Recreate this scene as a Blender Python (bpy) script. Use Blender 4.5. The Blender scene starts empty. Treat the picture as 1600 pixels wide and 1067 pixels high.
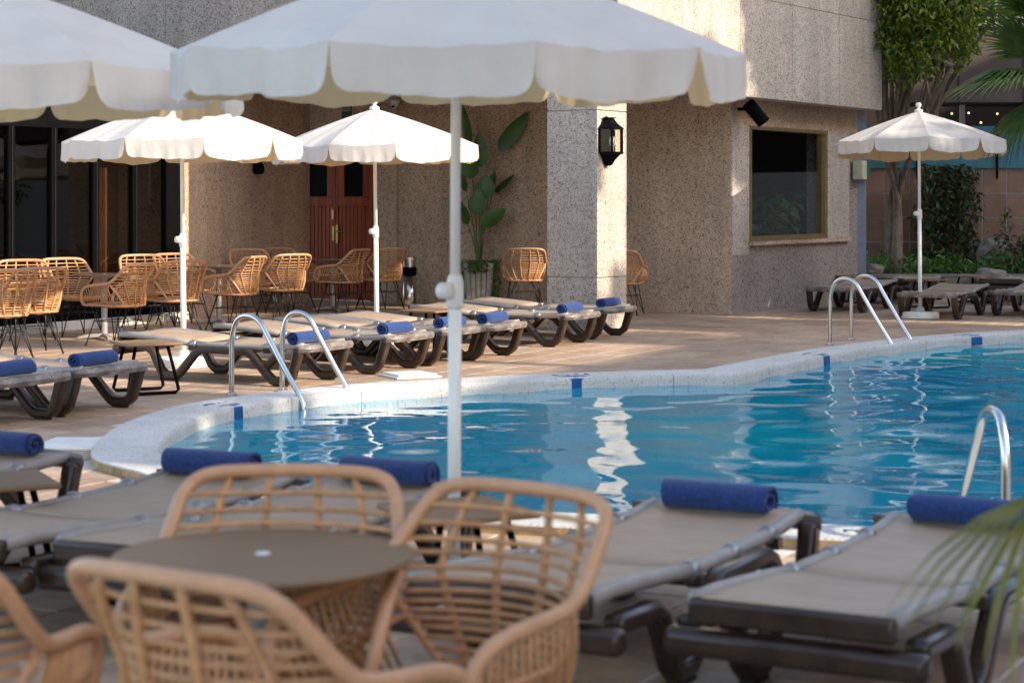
import bpy, bmesh, math, random
from math import sin, cos, pi, radians, sqrt, atan2, hypot
from mathutils import Vector, Matrix, noise as mnoise

random.seed(7)
S = bpy.context.scene
COL = S.collection

# ------------------------------------------------------------------ camera
FPX, YH, CAMH = 3000.0, 310.0, 1.54          # focal length / horizon in 1600 px units, eye height
cd = bpy.data.cameras.new('camera')
cam = bpy.data.objects.new('camera', cd)
COL.objects.link(cam)
cam.location = (0, 0, CAMH)
cam.rotation_euler = (pi / 2, 0, 0)
cd.sensor_width = 36.0
cd.lens = 36.0 * FPX / 1600.0
cd.shift_y = -(533.5 - YH) / 1600.0
cd.clip_start = 0.05
cd.clip_end = 1500
cd.dof.use_dof = True
cd.dof.focus_distance = 19.0
cd.dof.aperture_fstop = 3.6
S.camera = cam

# ------------------------------------------------------------------ light
SUN_H = Vector((0.90, -0.436))               # horizontal direction towards the sun
SUN_EL = radians(25)
w = bpy.data.worlds.new("World")
S.world = w
w.use_nodes = True
nt = w.node_tree
bg = nt.nodes['Background']
sky = nt.nodes.new('ShaderNodeTexSky')
sky.sky_type = 'NISHITA'
sky.sun_disc = False
sky.sun_elevation = SUN_EL
sky.sun_rotation = atan2(SUN_H.x, SUN_H.y)
sky.air_density = 1.0
sky.dust_density = 1.5
sky.ozone_density = 1.0
nt.links.new(sky.outputs[0], bg.inputs['Color'])
bg.inputs['Strength'].default_value = 0.15
sl = bpy.data.lights.new('sun', 'SUN')
sl.energy = 2.5
sl.angle = radians(0.5)
sl.color = (1.0, 0.90, 0.76)
so = bpy.data.objects.new('sun', sl)
COL.objects.link(so)
sd = Vector((SUN_H.x * cos(SUN_EL), SUN_H.y * cos(SUN_EL), sin(SUN_EL))).normalized()
so.rotation_euler = sd.to_track_quat('Z', 'Y').to_euler()
so.location = (12, -6, 20)
S.view_settings.view_transform = 'Standard'
S.view_settings.look = 'None'
S.view_settings.gamma = 1
S.view_settings.use_curve_mapping = False
S.view_settings.exposure = 1.7
S.view_settings.use_white_balance = True
S.view_settings.white_balance_temperature = 6900
S.cycles.max_bounces = 8
S.cycles.use_denoising = True


def px(x, Y):
    return (x - 800.0) / FPX * Y


def ground(x, y, z=0.0):
    Y = (CAMH - z) * FPX / (y - YH)
    return (px(x, Y), Y)


# ------------------------------------------------------------------ materials
class NT:
    def __init__(s, name):
        s.m = bpy.data.materials.new(name)
        s.m.use_nodes = True
        s.t = s.m.node_tree
        s.b = s.t.nodes['Principled BSDF']
        s.out = s.t.nodes['Material Output']

    def n(s, typ, **kw):
        nd = s.t.nodes.new(typ)
        for k, v in kw.items():
            if k in nd.inputs.keys():
                nd.inputs[k].default_value = v
            else:
                setattr(nd, k, v)
        return nd

    def l(s, a, b):
        s.t.links.new(a, b)

    def coord(s, kind='Object'):
        return s.n('ShaderNodeTexCoord').outputs[kind]

    def noise(s, scale, detail=3, rough=0.55, dist=0.0, vec=None):
        nd = s.n('ShaderNodeTexNoise', Scale=scale, Detail=detail, Roughness=rough, Distortion=dist)
        s.l(vec if vec is not None else s.coord(), nd.inputs['Vector'])
        return nd.outputs['Fac']

    def ramp(s, fac, stops, interp='LINEAR'):
        nd = s.n('ShaderNodeValToRGB')
        e = nd.color_ramp.elements
        nd.color_ramp.interpolation = interp
        while len(e) < len(stops):
            e.new(0.5)
        for i, (p, c) in enumerate(stops):
            e[i].position = p
            e[i].color = (c[0], c[1], c[2], 1) if hasattr(c, '__len__') else (c, c, c, 1)
        s.l(fac, nd.inputs[0])
        return nd.outputs[0]

    def mix(s, fac, a, b, mode='MIX'):
        nd = s.n('ShaderNodeMix', data_type='RGBA', blend_type=mode)
        for sock, v in ((nd.inputs[0], fac), (nd.inputs[6], a), (nd.inputs[7], b)):
            if isinstance(v, (int, float)):
                sock.default_value = v
            elif isinstance(v, tuple):
                sock.default_value = (v[0], v[1], v[2], 1)
            else:
                s.l(v, sock)
        return nd.outputs[2]

    def math(s, op, a, b=None):
        nd = s.n('ShaderNodeMath', operation=op)
        for i, v in enumerate((a, b)):
            if v is None:
                continue
            if isinstance(v, (int, float)):
                nd.inputs[i].default_value = v
            else:
                s.l(v, nd.inputs[i])
        return nd.outputs[0]

    def bump(s, h, strength=0.3, dist=0.01):
        nd = s.n('ShaderNodeBump', Strength=strength, Distance=dist)
        s.l(h, nd.inputs['Height'])
        s.l(nd.outputs[0], s.b.inputs['Normal'])
        return nd.outputs[0]


def simple(name, col, rough=0.5, metal=0.0, var=0.15, scale=8.0, bump=0.0, bscale=60.0, spec=None, rand=0.0):
    t = NT(name)
    dark = tuple(c * (1 - var) for c in col)
    lite = tuple(min(1, c * (1 + var)) for c in col)
    c = t.ramp(t.noise(scale, 5), [(0.3, dark), (0.7, lite)])
    if rand:
        oi = t.n('ShaderNodeObjectInfo').outputs['Random']
        k = t.ramp(oi, [(0, (1 - rand,) * 3), (1, (1 + rand,) * 3)])
        c = t.mix(1.0, c, k, 'MULTIPLY')
    t.l(c, t.b.inputs['Base Color'])
    t.b.inputs['Roughness'].default_value = rough
    t.b.inputs['Metallic'].default_value = metal
    if spec is not None:
        t.b.inputs['Specular IOR Level'].default_value = spec
    if bump:
        t.bump(t.noise(bscale, 4), bump, 0.01)
    return t.m


def granite(name, base, fleck, scale=1.0, amount=0.56):
    t = NT(name)
    n1 = t.noise(25 * scale, 2.0, 0.5, 1.0)
    band = t.math('LESS_THAN', t.math('ABSOLUTE', t.math('SUBTRACT', n1, 0.5)), 0.034)
    mask = t.math('GREATER_THAN', t.noise(42 * scale, 1.0, 0.5, 0.0), 1 - amount)
    f = t.math('MULTIPLY', band, mask)
    n3 = t.noise(70 * scale, 2)
    spot = t.math('GREATER_THAN', n3, 0.60)
    f2 = t.math('MAXIMUM', f, t.math('MULTIPLY', spot, 0.5))
    tone = t.ramp(t.noise(0.8, 5, 0.6), [(0.3, tuple(c * 0.84 for c in base)), (0.7, tuple(min(1, c * 1.1) for c in base))])
    grain = t.ramp(t.noise(45 * scale, 3), [(0.3, 0.84), (0.7, 1.12)])
    c = t.mix(1.0, tone, grain, 'MULTIPLY')
    c = t.mix(f2, c, fleck)
    # water streaks running down the wall
    mp = t.n('ShaderNodeMapping')
    mp.inputs['Scale'].default_value = (3.0, 3.0, 0.25)
    t.l(t.coord(), mp.inputs['Vector'])
    st = t.ramp(t.noise(1.0, 4, vec=mp.outputs[0]), [(0.42, (0.82, 0.8, 0.79)), (0.6, (1, 1, 1))])
    c = t.mix(0.7, c, st, 'MULTIPLY')
    t.l(c, t.b.inputs['Base Color'])
    t.b.inputs['Roughness'].default_value = 0.75
    t.bump(t.math('SUBTRACT', 1.0, f2), 0.35, 0.006)
    return t.m


M = {}
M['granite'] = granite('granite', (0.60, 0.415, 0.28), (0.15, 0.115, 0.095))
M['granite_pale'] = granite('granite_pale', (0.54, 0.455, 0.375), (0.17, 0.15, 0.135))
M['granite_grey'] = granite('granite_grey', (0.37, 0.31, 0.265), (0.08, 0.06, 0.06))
M['soffit'] = simple('soffit', (0.5, 0.42, 0.35), 0.8)
M['black'] = simple('black_metal', (0.004, 0.004, 0.0045), 0.5, 0.0, spec=0.03)
M['wire'] = simple('black_wire', (0.015, 0.015, 0.017), 0.4, 0.2)
M['steel'] = simple('stainless', (0.62, 0.6, 0.57), 0.22, 1.0, 0.08, 5, 0.03, 200)
M['brass'] = simple('brass', (0.36, 0.26, 0.11), 0.38, 0.8)
M['white_paint'] = simple('white_paint', (0.78, 0.77, 0.74), 0.3, 0, 0.05)
M['plastic_white'] = simple('white_plastic', (0.72, 0.71, 0.68), 0.4, 0, 0.06)
M['concrete_white'] = simple('white_concrete', (0.68, 0.66, 0.6), 0.8, 0, 0.1, 10, 0.2)
M['resin'] = simple('brown_resin', (0.036, 0.021, 0.0125), 0.22, 0, 0.3, 12, 0.05, 150, spec=0.45)
M['bracket'] = simple('grey_bracket', (0.30, 0.29, 0.28), 0.3, 0.6)
M['table_top'] = simple('taupe_top', (0.225, 0.14, 0.078), 0.55, 0, 0.12, 2.2, 0.03, 300, spec=0.22)
M['grey_wood'] = simple('weathered_slats', (0.30, 0.26, 0.22), 0.8, 0, 0.25, 6, 0.3, 40)
M['tanedge'] = simple('worn_edge', (0.36, 0.24, 0.12), 0.9, 0, 0.35, 14, 0.6, 40)
M['teal'] = simple('teal_panel', (0.03, 0.15, 0.19), 0.5, 0, 0.12, 2)
M['pipe'] = simple('pipe_grey', (0.17, 0.20, 0.26), 0.45)
M['cream'] = simple('cream_box', (0.5, 0.46, 0.34), 0.5)
M['greenbox'] = simple('green_box', (0.02, 0.09, 0.06), 0.5)
M['slab'] = simple('brown_fascia', (0.075, 0.05, 0.04), 0.7, 0, 0.3, 1.5, 0.1)
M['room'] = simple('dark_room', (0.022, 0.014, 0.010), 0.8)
M['roomwood'] = simple('room_wood', (0.16, 0.075, 0.03), 0.6, 0, 0.3, 3)
M['mortar'] = simple('mortar', (0.48, 0.44, 0.38), 0.9)
M['rock'] = simple('rock', (0.20, 0.165, 0.13), 0.9, 0, 0.35, 7, 0.8, 14)
M['soil'] = simple('soil', (0.06, 0.045, 0.032), 1.0, 0, 0.4, 9, 0.8, 25)
M['bark'] = simple('bark', (0.19, 0.14, 0.10), 0.9, 0, 0.4, 7, 0.8, 22)
M['cushion'] = simple('teal_cushion', (0.02, 0.2, 0.26), 0.8)
M['orange_wall'] = simple('orange_wall', (0.33, 0.13, 0.06), 0.8)
M['pink_wall'] = simple('pink_wall', (0.55, 0.36, 0.28), 0.85, 0, 0.15, 0.6)
M['signgreen'] = simple('sign_green', (0.006, 0.035, 0.02), 0.5)
M['signtext'] = simple('sign_text', (0.45, 0.5, 0.36), 0.5)
M['bluepaint'] = simple('blue_tile', (0.012, 0.085, 0.26), 0.3, 0, 0.3, 14)
M['ink'] = simple('navy_print', (0.02, 0.05, 0.16), 0.6, 0, 0.3, 30)
M['rattan'] = simple('rattan', (0.48, 0.235, 0.095), 0.45, 0, 0.22, 25, 0.15, 120, rand=0.10)
M['rattan_pale'] = simple('rattan_rim', (0.50, 0.255, 0.125), 0.42, 0, 0.12, 18, 0.1, 160)


def leafmat(name, a, b, trans=0.3, sc=9.0):
    t = NT(name)
    c = t.ramp(t.noise(sc, 2), [(0.35, a), (0.65, b)])
    t.l(c, t.b.inputs['Base Color'])
    t.b.inputs['Roughness'].default_value = 0.42
    tr = t.n('ShaderNodeBsdfTranslucent')
    c2 = t.mix(1.0, c, (1.3, 1.5, 0.4), 'MULTIPLY')
    t.l(c2, tr.inputs['Color'])
    ms = t.n('ShaderNodeMixShader')
    ms.inputs[0].default_value = trans
    t.l(t.b.outputs[0], ms.inputs[1])
    t.l(tr.outputs[0], ms.inputs[2])
    t.l(ms.outputs[0], t.out.inputs['Surface'])
    return t.m


M['leaf_bright'] = leafmat('ficus_leaf', (0.035, 0.085, 0.012), (0.24, 0.28, 0.03), 0.4, 9)
M['leaf_dark'] = leafmat('dark_leaf', (0.016, 0.034, 0.012), (0.05, 0.075, 0.022), 0.2)
M['leaf_palm'] = leafmat('palm_leaf', (0.03, 0.075, 0.02), (0.08, 0.13, 0.03), 0.3)
M['leaf_palm_near'] = leafmat('palm_near', (0.085, 0.105, 0.014), (0.24, 0.20, 0.035), 0.35, 5)
M['leaf_big'] = leafmat('strelitzia_leaf', (0.025, 0.085, 0.018), (0.055, 0.14, 0.025), 0.2, 4)
M['fern'] = leafmat('trailing_fern', (0.04, 0.11, 0.015), (0.09, 0.17, 0.025), 0.3, 12)
M['stalk'] = simple('stalk', (0.09, 0.15, 0.035), 0.5)

# canopy cloth: white outside, beige inside, lets light through
t = NT('canopy_cloth')
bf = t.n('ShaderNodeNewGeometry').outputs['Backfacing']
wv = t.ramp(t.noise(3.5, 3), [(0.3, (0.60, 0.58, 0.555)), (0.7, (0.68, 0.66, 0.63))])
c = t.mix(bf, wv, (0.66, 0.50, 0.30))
t.l(c, t.b.inputs['Base Color'])
t.b.inputs['Roughness'].default_value = 0.85
t.b.inputs['Specular IOR Level'].default_value = 0.15
t.bump(t.noise(14, 3), 0.25, 0.02)
tr = t.n('ShaderNodeBsdfTranslucent', Color=(0.82, 0.62, 0.36, 1))
ms = t.n('ShaderNodeMixShader')
ms.inputs[0].default_value = 0.28
t.l(t.b.outputs[0], ms.inputs[1]); t.l(tr.outputs[0], ms.inputs[2])
t.l(ms.outputs[0], t.out.inputs['Surface'])
M['canopy'] = t.m

# worn plastic rim of the sunbeds
t = NT('rim_resin')
nz = t.noise(7, 6, 0.65)
c = t.ramp(nz, [(0.36, (0.085, 0.066, 0.054)), (0.52, (0.15, 0.122, 0.105)), (0.66, (0.30, 0.275, 0.25))])
t.l(c, t.b.inputs['Base Color'])
t.b.inputs['Roughness'].default_value = 0.42
M['rim'] = t.m

# sling mesh fabric
t = NT('sling_mesh')
c = t.ramp(t.noise(5, 4), [(0.3, (0.35, 0.25, 0.172)), (0.7, (0.41, 0.30, 0.21))])
mp = t.n('ShaderNodeMapping'); mp.inputs['Scale'].default_value = (2.0, 160, 20)
t.l(t.coord(), mp.inputs['Vector'])
st = t.ramp(t.noise(1.0, 3, vec=mp.outputs[0]), [(0.35, 0.86), (0.65, 1.08)])
c = t.mix(1.0, c, st, 'MULTIPLY')
t.l(c, t.b.inputs['Base Color'])
t.b.inputs['Roughness'].default_value = 0.55
t.bump(t.noise(220, 2), 0.12, 0.004)
M['sling'] = t.m
M['sling_tube'] = simple('sling_sleeve', (0.30, 0.265, 0.235), 0.45, 0, 0.1, 10, 0.05, 250)

# towel terry
t = NT('terry_towel')
c = t.ramp(t.noise(60, 3), [(0.3, (0.004, 0.020, 0.085)), (0.7, (0.011, 0.048, 0.195))])
t.l(c, t.b.inputs['Base Color'])
t.b.inputs['Roughness'].default_value = 0.95
t.b.inputs['Sheen Weight'].default_value = 0.22
t.b.inputs['Sheen Roughness'].default_value = 0.5
t.b.inputs['Sheen Tint'].default_value = (0.6, 0.68, 1, 1)
t.bump(t.noise(170, 3), 0.8, 0.006)
M['towel'] = t.m

# deck tile: pink-brown stoneware, every tile its own tone
t = NT('deck_tile')
at = t.n('ShaderNodeAttribute', attribute_name='tone')
oi = t.n('ShaderNodeObjectInfo').outputs['Random']
tone = t.math('FRACT', t.math('ADD', at.outputs['Fac'], oi))
base = t.ramp(tone, [(0.0, (0.36, 0.235, 0.155)), (0.4, (0.43, 0.295, 0.20)), (0.75, (0.47, 0.335, 0.225)), (1.0, (0.39, 0.275, 0.20))])
mot = t.ramp(t.noise(9, 5, 0.65), [(0.3, 0.78), (0.7, 1.14)])
c = t.mix(1.0, base, mot, 'MULTIPLY')
sm = t.ramp(t.noise(0.7, 4, vec=t.n('ShaderNodeNewGeometry').outputs['Position']), [(0.35, 0.76), (0.65, 1.08)])
c = t.mix(1.0, c, sm, 'MULTIPLY')
t.l(c, t.b.inputs['Base Color'])
t.b.inputs['Roughness'].default_value = 0.62
t.bump(t.noise(40, 4), 0.2, 0.004)
M['tile'] = t.m
M['grout'] = simple('grout', (0.56, 0.52, 0.47), 0.95, 0, 0.25, 5)

# exposed-aggregate white coping
t = NT('white_coping')
c = t.ramp(t.noise(1.6, 5, 0.6), [(0.3, (0.48, 0.455, 0.415)), (0.7, (0.59, 0.57, 0.53))])
sp = t.ramp(t.noise(48, 3), [(0.34, 0.60), (0.46, 1.0)])
c = t.mix(1.0, c, sp, 'MULTIPLY')
t.l(c, t.b.inputs['Base Color'])
t.b.inputs['Roughness'].default_value = 0.8
t.bump(t.noise(75, 2), 0.5, 0.006)
M['coping'] = t.m

# water
t = NT('pool_water')
pos = t.n('ShaderNodeNewGeometry').outputs['Position']
c = t.ramp(t.noise(0.22, 2, 0.5, vec=pos), [(0.35, (0.0, 0.22, 0.35)), (0.65, (0.0, 0.36, 0.41))])
t.l(c, t.b.inputs['Base Color'])
t.b.inputs['Roughness'].default_value = 0.015
t.bump(t.noise(5.5, 2, 0.5, 0.6, pos), 0.10, 0.012)
t.b.inputs['IOR'].default_value = 1.33
t.b.inputs['Specular IOR Level'].default_value = 0.5
M['water'] = t.m

# window glass: dim see-through plus reflection
def glassmat(name, tint, ior):
    t = NT(name)
    tb = t.n('ShaderNodeBsdfTransparent', Color=(*tint, 1))
    gl = t.n('ShaderNodeBsdfGlossy', Roughness=0.0)
    ge = t.n('ShaderNodeNewGeometry')
    dp = t.n('ShaderNodeVectorMath', operation='DOT_PRODUCT')
    t.l(ge.outputs['Incoming'], dp.inputs[0]); t.l(ge.outputs['Normal'], dp.inputs[1])
    k = t.math('SUBTRACT', 1.0, t.math('ABSOLUTE', dp.outputs['Value']))
    r0 = ((ior - 1) / (ior + 1)) ** 2
    fr = t.math('ADD', r0, t.math('MULTIPLY', t.math('POWER', k, 5.0), 1 - r0))
    ms = t.n('ShaderNodeMixShader')
    t.l(fr, ms.inputs[0]); t.l(tb.outputs[0], ms.inputs[1]); t.l(gl.outputs[0], ms.inputs[2])
    t.l(ms.outputs[0], t.out.inputs['Surface'])
    return t.m
M['glass'] = glassmat('door_glass', (0.6, 0.55, 0.5), 1.75)
M['glass_window'] = glassmat('window_glass', (0.8, 0.8, 0.8), 1.32)
M['glass_lamp'] = glassmat('lamp_glass', (0.9, 0.88, 0.8), 1.5)

# door boards
t = NT('red_wood')
mp = t.n('ShaderNodeMapping'); mp.inputs['Scale'].default_value = (14, 14, 0.8)
t.l(t.coord(), mp.inputs['Vector'])
c = t.ramp(t.noise(1.0, 5, 0.6, 0.5, mp.outputs[0]), [(0.3, (0.15, 0.018, 0.005)), (0.7, (0.33, 0.060, 0.013))])
t.l(c, t.b.inputs['Base Color'])
t.b.inputs['Roughness'].default_value = 0.5
t.b.inputs['Specular IOR Level'].default_value = 0.25
M['redwood'] = t.m

# wall tiles far right
t = NT('clay_tile')
oi = t.n('ShaderNodeObjectInfo').outputs['Random']
c = t.ramp(oi, [(0, (0.21, 0.112, 0.068)), (1, (0.28, 0.155, 0.095))])
c = t.mix(1.0, c, t.ramp(t.noise(2.5, 5, 0.6), [(0.3, 0.75), (0.7, 1.12)]), 'MULTIPLY')
t.l(c, t.b.inputs['Base Color'])
t.b.inputs['Roughness'].default_value = 0.7
M['clay'] = t.m

# small lights glowing inside the bar behind the teal screen
t = NT('bar_lamp')
t.b.inputs['Base Color'].default_value = (0.9, 0.8, 0.5, 1)
t.b.inputs['Emission Color'].default_value = (1, 0.8, 0.45, 1)
t.b.inputs['Emission Strength'].default_value = 0.5
M['lampglow'] = t.m


# ------------------------------------------------------------------ mesh helpers
class MB:
    def __init__(s):
        s.v, s.f, s.attr = [], [], []

    def add(s, vs, fs):
        o = len(s.v)
        s.v += [tuple(x) for x in vs]
        s.f += [tuple(i + o for i in f) for f in fs]

    def box(s, c, d, m=None):
        """centre, full dims, optional 3x3/4x4 matrix for orientation about the centre"""
        c = Vector(c)
        vs = []
        for sx in (-1, 1):
            for sy in (-1, 1):
                for sz in (-1, 1):
                    p = Vector((sx * d[0] / 2, sy * d[1] / 2, sz * d[2] / 2))
                    if m is not None:
                        p = m @ p
                    vs.append(c + p)
        s.add(vs, [(0, 1, 3, 2), (4, 6, 7, 5), (0, 4, 5, 1), (2, 3, 7, 6), (0, 2, 6, 4), (1, 5, 7, 3)])

    def wall(s, a, b, z0, z1, th):
        """vertical slab from a to b (xy); thickness th to the LEFT of a->b"""
        a, b = Vector(a), Vector(b)
        d = (b - a).normalized()
        n = Vector((-d.y, d.x)) * th
        q = [a, b, b + n, a + n]
        vs = [(p.x, p.y, z) for z in (z0, z1) for p in q]
        s.add(vs, [(3, 2, 1, 0), (4, 5, 6, 7), (0, 1, 5, 4), (1, 2, 6, 5), (2, 3, 7, 6), (3, 0, 4, 7)])

    def prism(s, poly, z0, z1):
        n = len(poly)
        vs = [(p[0], p[1], z0) for p in poly] + [(p[0], p[1], z1) for p in poly]
        fs = [tuple(range(n - 1, -1, -1)), tuple(range(n, 2 * n))]
        fs += [(i, (i + 1) % n, n + (i + 1) % n, n + i) for i in range(n)]
        s.add(vs, fs)

    def tube(s, pts, r, n=8, closed=False, cap=True):
        pts = [Vector(p) for p in pts]
        N = len(pts)
        rs = r if hasattr(r, '__len__') else [r] * N
        tang = []
        for i in range(N):
            a = pts[(i - 1) % N] if (closed or i > 0) else pts[i]
            b = pts[(i + 1) % N] if (closed or i < N - 1) else pts[i]
            tang.append((b - a).normalized())
        t0 = tang[0]
        nrm = t0.orthogonal().normalized()
        vs = []
        prev = t0
        for i in range(N):
            q = prev.rotation_difference(tang[i])
            nrm = (q @ nrm).normalized()
            nrm = (nrm - tang[i] * nrm.dot(tang[i])).normalized()
            bn = tang[i].cross(nrm)
            prev = tang[i]
            for k in range(n):
                a = 2 * pi * k / n
                vs.append(pts[i] + (nrm * cos(a) + bn * sin(a)) * rs[i])
        fs = []
        for i in range(N if closed else N - 1):
            j = (i + 1) % N
            for k in range(n):
                k2 = (k + 1) % n
                fs.append((i * n + k, i * n + k2, j * n + k2, j * n + k))
        if cap and not closed:
            fs.append(tuple(range(n - 1, -1, -1)))
            fs.append(tuple((N - 1) * n + k for k in range(n)))
        s.add(vs, fs)

    def lathe(s, prof, n=24, c=(0, 0, 0), m=None):
        c = Vector(c)
        vs = []
        for (r, z) in prof:
            for k in range(n):
                a = 2 * pi * k / n
                p = Vector((r * cos(a), r * sin(a), z))
                if m is not None:
                    p = m @ p
                vs.append(c + p)
        fs = []
        for i in range(len(prof) - 1):
            for k in range(n):
                k2 = (k + 1) % n
                fs.append((i * n + k, i * n + k2, (i + 1) * n + k2, (i + 1) * n + k))
        fs.append(tuple(range(n - 1, -1, -1)))
        fs.append(tuple((len(prof) - 1) * n + k for k in range(n)))
        s.add(vs, fs)

    def beam(s, path, width, thick, x0):
        """rectangular beam following a path in the local yz plane, centred on x = x0"""
        P = [Vector(p) for p in path]
        N = len(P)
        ths = thick if hasattr(thick, '__len__') else [thick] * N
        vs = []
        for i in range(N):
            d1 = (P[i] - P[i - 1]).normalized() if i else (P[1] - P[0]).normalized()
            d2 = (P[i + 1] - P[i]).normalized() if i < N - 1 else d1
            d = (d1 + d2).normalized()
            nn = Vector((-d.y, d.x))
            k = 1 / max(0.6, nn.dot(Vector((-d1.y, d1.x))))
            h = nn * ths[i] / 2 * k
            for sx, sg in ((-1, -1), (1, -1), (1, 1), (-1, 1)):
                q = P[i] + h * sg
                vs.append((x0 + sx * width / 2, q.x, q.y))
        fs = [(3, 2, 1, 0), tuple((N - 1) * 4 + k for k in range(4))]
        for i in range(N - 1):
            for k in range(4):
                k2 = (k + 1) % 4
                fs.append((i * 4 + k, i * 4 + k2, (i + 1) * 4 + k2, (i + 1) * 4 + k))
        s.add(vs, fs)

    def mesh(s, name):
        me = bpy.data.meshes.new(name)
        me.from_pydata(s.v, [], s.f)
        me.update()
        return me

    def build(s, name, mat, parent=None, smooth=False, bevel=0.0, seg=2, fix=True):
        me = s.mesh(name)
        if fix:
            b = bmesh.new(); b.from_mesh(me)
            bmesh.ops.recalc_face_normals(b, faces=b.faces)
            b.to_mesh(me); b.free()
        if mat is not None:
            me.materials.append(mat)
        if smooth:
            for p in me.polygons:
                p.use_smooth = True
        o = bpy.data.objects.new(name, me)
        COL.objects.link(o)
        if parent is not None:
            o.parent = parent
        if bevel:
            bv = o.modifiers.new('bevel', 'BEVEL')
            bv.width = bevel; bv.segments = seg; bv.limit_method = 'ANGLE'; bv.angle_limit = radians(35)
            for p in me.polygons:
                p.use_smooth = True
            try:
                me.set_sharp_from_angle(angle=radians(40))
            except Exception:
                pass
        return o


def inst(name, me, parent=None, loc=(0, 0, 0), rot=(0, 0, 0)):
    o = bpy.data.objects.new(name, me)
    COL.objects.link(o)
    o.location = loc; o.rotation_euler = rot
    if parent is not None:
        o.parent = parent
    return o


def tag(o, label=None, cat=None, group=None, kind=None):
    if label: o['label'] = label
    if cat: o['category'] = cat
    if group: o['group'] = group
    if kind: o['kind'] = kind
    return o


def thing(name, label, cat, loc=(0, 0, 0), rz=0.0, group=None):
    o = bpy.data.objects.new(name, None)
    o.empty_display_size = 0.1
    COL.objects.link(o)
    o.location = loc
    o.rotation_euler = (0, 0, rz)
    return tag(o, label, cat, group)


def dup(o, parent=None):
    c = o.copy()
    COL.objects.link(c)
    if parent is not None:
        c.parent = parent
    for ch in list(o.children):
        dup(ch, c)
    return c


def crom(pts, n=6, closed=False):
    P = [Vector(p) for p in pts]
    N = len(P)
    out = []
    for i in range(N if closed else N - 1):
        if closed:
            a, b, c, d = P[(i - 1) % N], P[i], P[(i + 1) % N], P[(i + 2) % N]
        else:
            a, b, c, d = P[max(i - 1, 0)], P[i], P[i + 1], P[min(i + 2, N - 1)]
        for k in range(n):
            u = k / n
            out.append(0.5 * ((2 * b) + (c - a) * u + (2 * a - 5 * b + 4 * c - d) * u * u + (3 * b - a - 3 * c + d) * u ** 3))
    if not closed:
        out.append(P[-1])
    return out


def lerp_table(tab, x):
    if x <= tab[0][0]: return tab[0][1]
    for (a, va), (b, vb) in zip(tab, tab[1:]):
        if x <= b:
            return va + (vb - va) * (x - a) / (b - a)
    return tab[-1][1]


# ------------------------------------------------------------------ pool outline
far_pts = [(-2.05, 10.5), (-2.39, 11.0), (-2.54, 11.7), (-2.58, 12.7), (-2.43, 13.75), (-2.12, 14.4), (-1.81, 14.85),
           (-1.26, 15.45), (-0.55, 15.9), (0.38, 16.4)]
pts = crom(far_pts, 6)
corner_i = len(pts)
pts += [Vector((1.0, 16.6)), Vector((1.67, 16.78))]
pts += crom([(1.68, 16.80), (2.42, 18.1), (3.17, 19.3), (4.37, 20.75), (5.8, 21.8), (8.6, 22.9), (12.5, 23.6)], 6)
pts += [Vector((14.0, 23.0)), Vector((15, 14)), Vector((14, 6.0))]
pts += [Vector((12, 5.75)), Vector((6, 7.15)), Vector((3, 7.97)), Vector((1.27, 8.45))]
pts += crom([(1.27, 8.45), (-0.24, 8.88), (-1.0, 9.25), (-1.6, 9.8), (-2.05, 10.5)], 6)
OUT = []
for p in pts:
    if not OUT or (Vector(p) - OUT[-1]).length > 0.03:
        OUT.append(Vector((p[0], p[1])))
if (OUT[0] - OUT[-1]).length < 0.03:
    OUT.pop()


def area(P):
    return 0.5 * sum(P[i].x * P[(i + 1) % len(P)].y - P[(i + 1) % len(P)].x * P[i].y for i in range(len(P)))
if area(OUT) < 0:
    OUT.reverse()


def resample(P, step):
    res = []
    N = len(P)
    for i in range(N):
        a, b = P[i], P[(i + 1) % N]
        k = max(1, int(round((b - a).length / step)))
        for j in range(k):
            res.append(a + (b - a) * (j / k))
    return res
OUT = resample(OUT, 0.14)


def offset(P, d):
    N = len(P)
    res = []
    for i in range(N):
        d1 = (P[i] - P[i - 1]).normalized(); d2 = (P[(i + 1) % N] - P[i]).normalized()
        n1 = Vector((-d1.y, d1.x)); n2 = Vector((-d2.y, d2.x))
        n = (n1 + n2).normalized()
        res.append(P[i] + n * d / max(0.5, n.dot(n1)))
    return res
COPW = 0.40
INN = offset(OUT, COPW)


def inside(p, P):
    x, y = p[0], p[1]
    r = False
    N = len(P)
    j = N - 1
    for i in range(N):
        if (P[i].y > y) != (P[j].y > y) and x < (P[j].x - P[i].x) * (y - P[i].y) / (P[j].y - P[i].y) + P[i].x:
            r = not r
        j = i
    return r


# ground sheet with the pool cut out of it (grout level), reaching far away
bm = bmesh.new()
mid = offset(OUT, COPW * 0.5)
lo = [bm.verts.new((p.x, p.y, -0.006)) for p in mid]
R = 400
ro = [bm.verts.new((x, y, -0.006)) for x, y in ((-R, -R), (R, -R), (R, R), (-R, R))]
ed = []
for L in (lo, ro):
    for i in range(len(L)):
        ed.append(bm.edges.new((L[i], L[(i + 1) % len(L)])))
bmesh.ops.triangle_fill(bm, edges=ed, use_beauty=True)
kill = [f for f in bm.faces if inside(f.calc_center_median(), [Vector((p.x, p.y)) for p in mid])]
bmesh.ops.delete(bm, geom=kill, context='FACES')
for f in bm.faces:
    if f.normal.z < 0: f.normal_flip()
me = bpy.data.meshes.new('ground'); bm.to_mesh(me); bm.free()
me.materials.append(M['grout'])
g = inst('ground', me)
tag(g, kind='structure')

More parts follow.
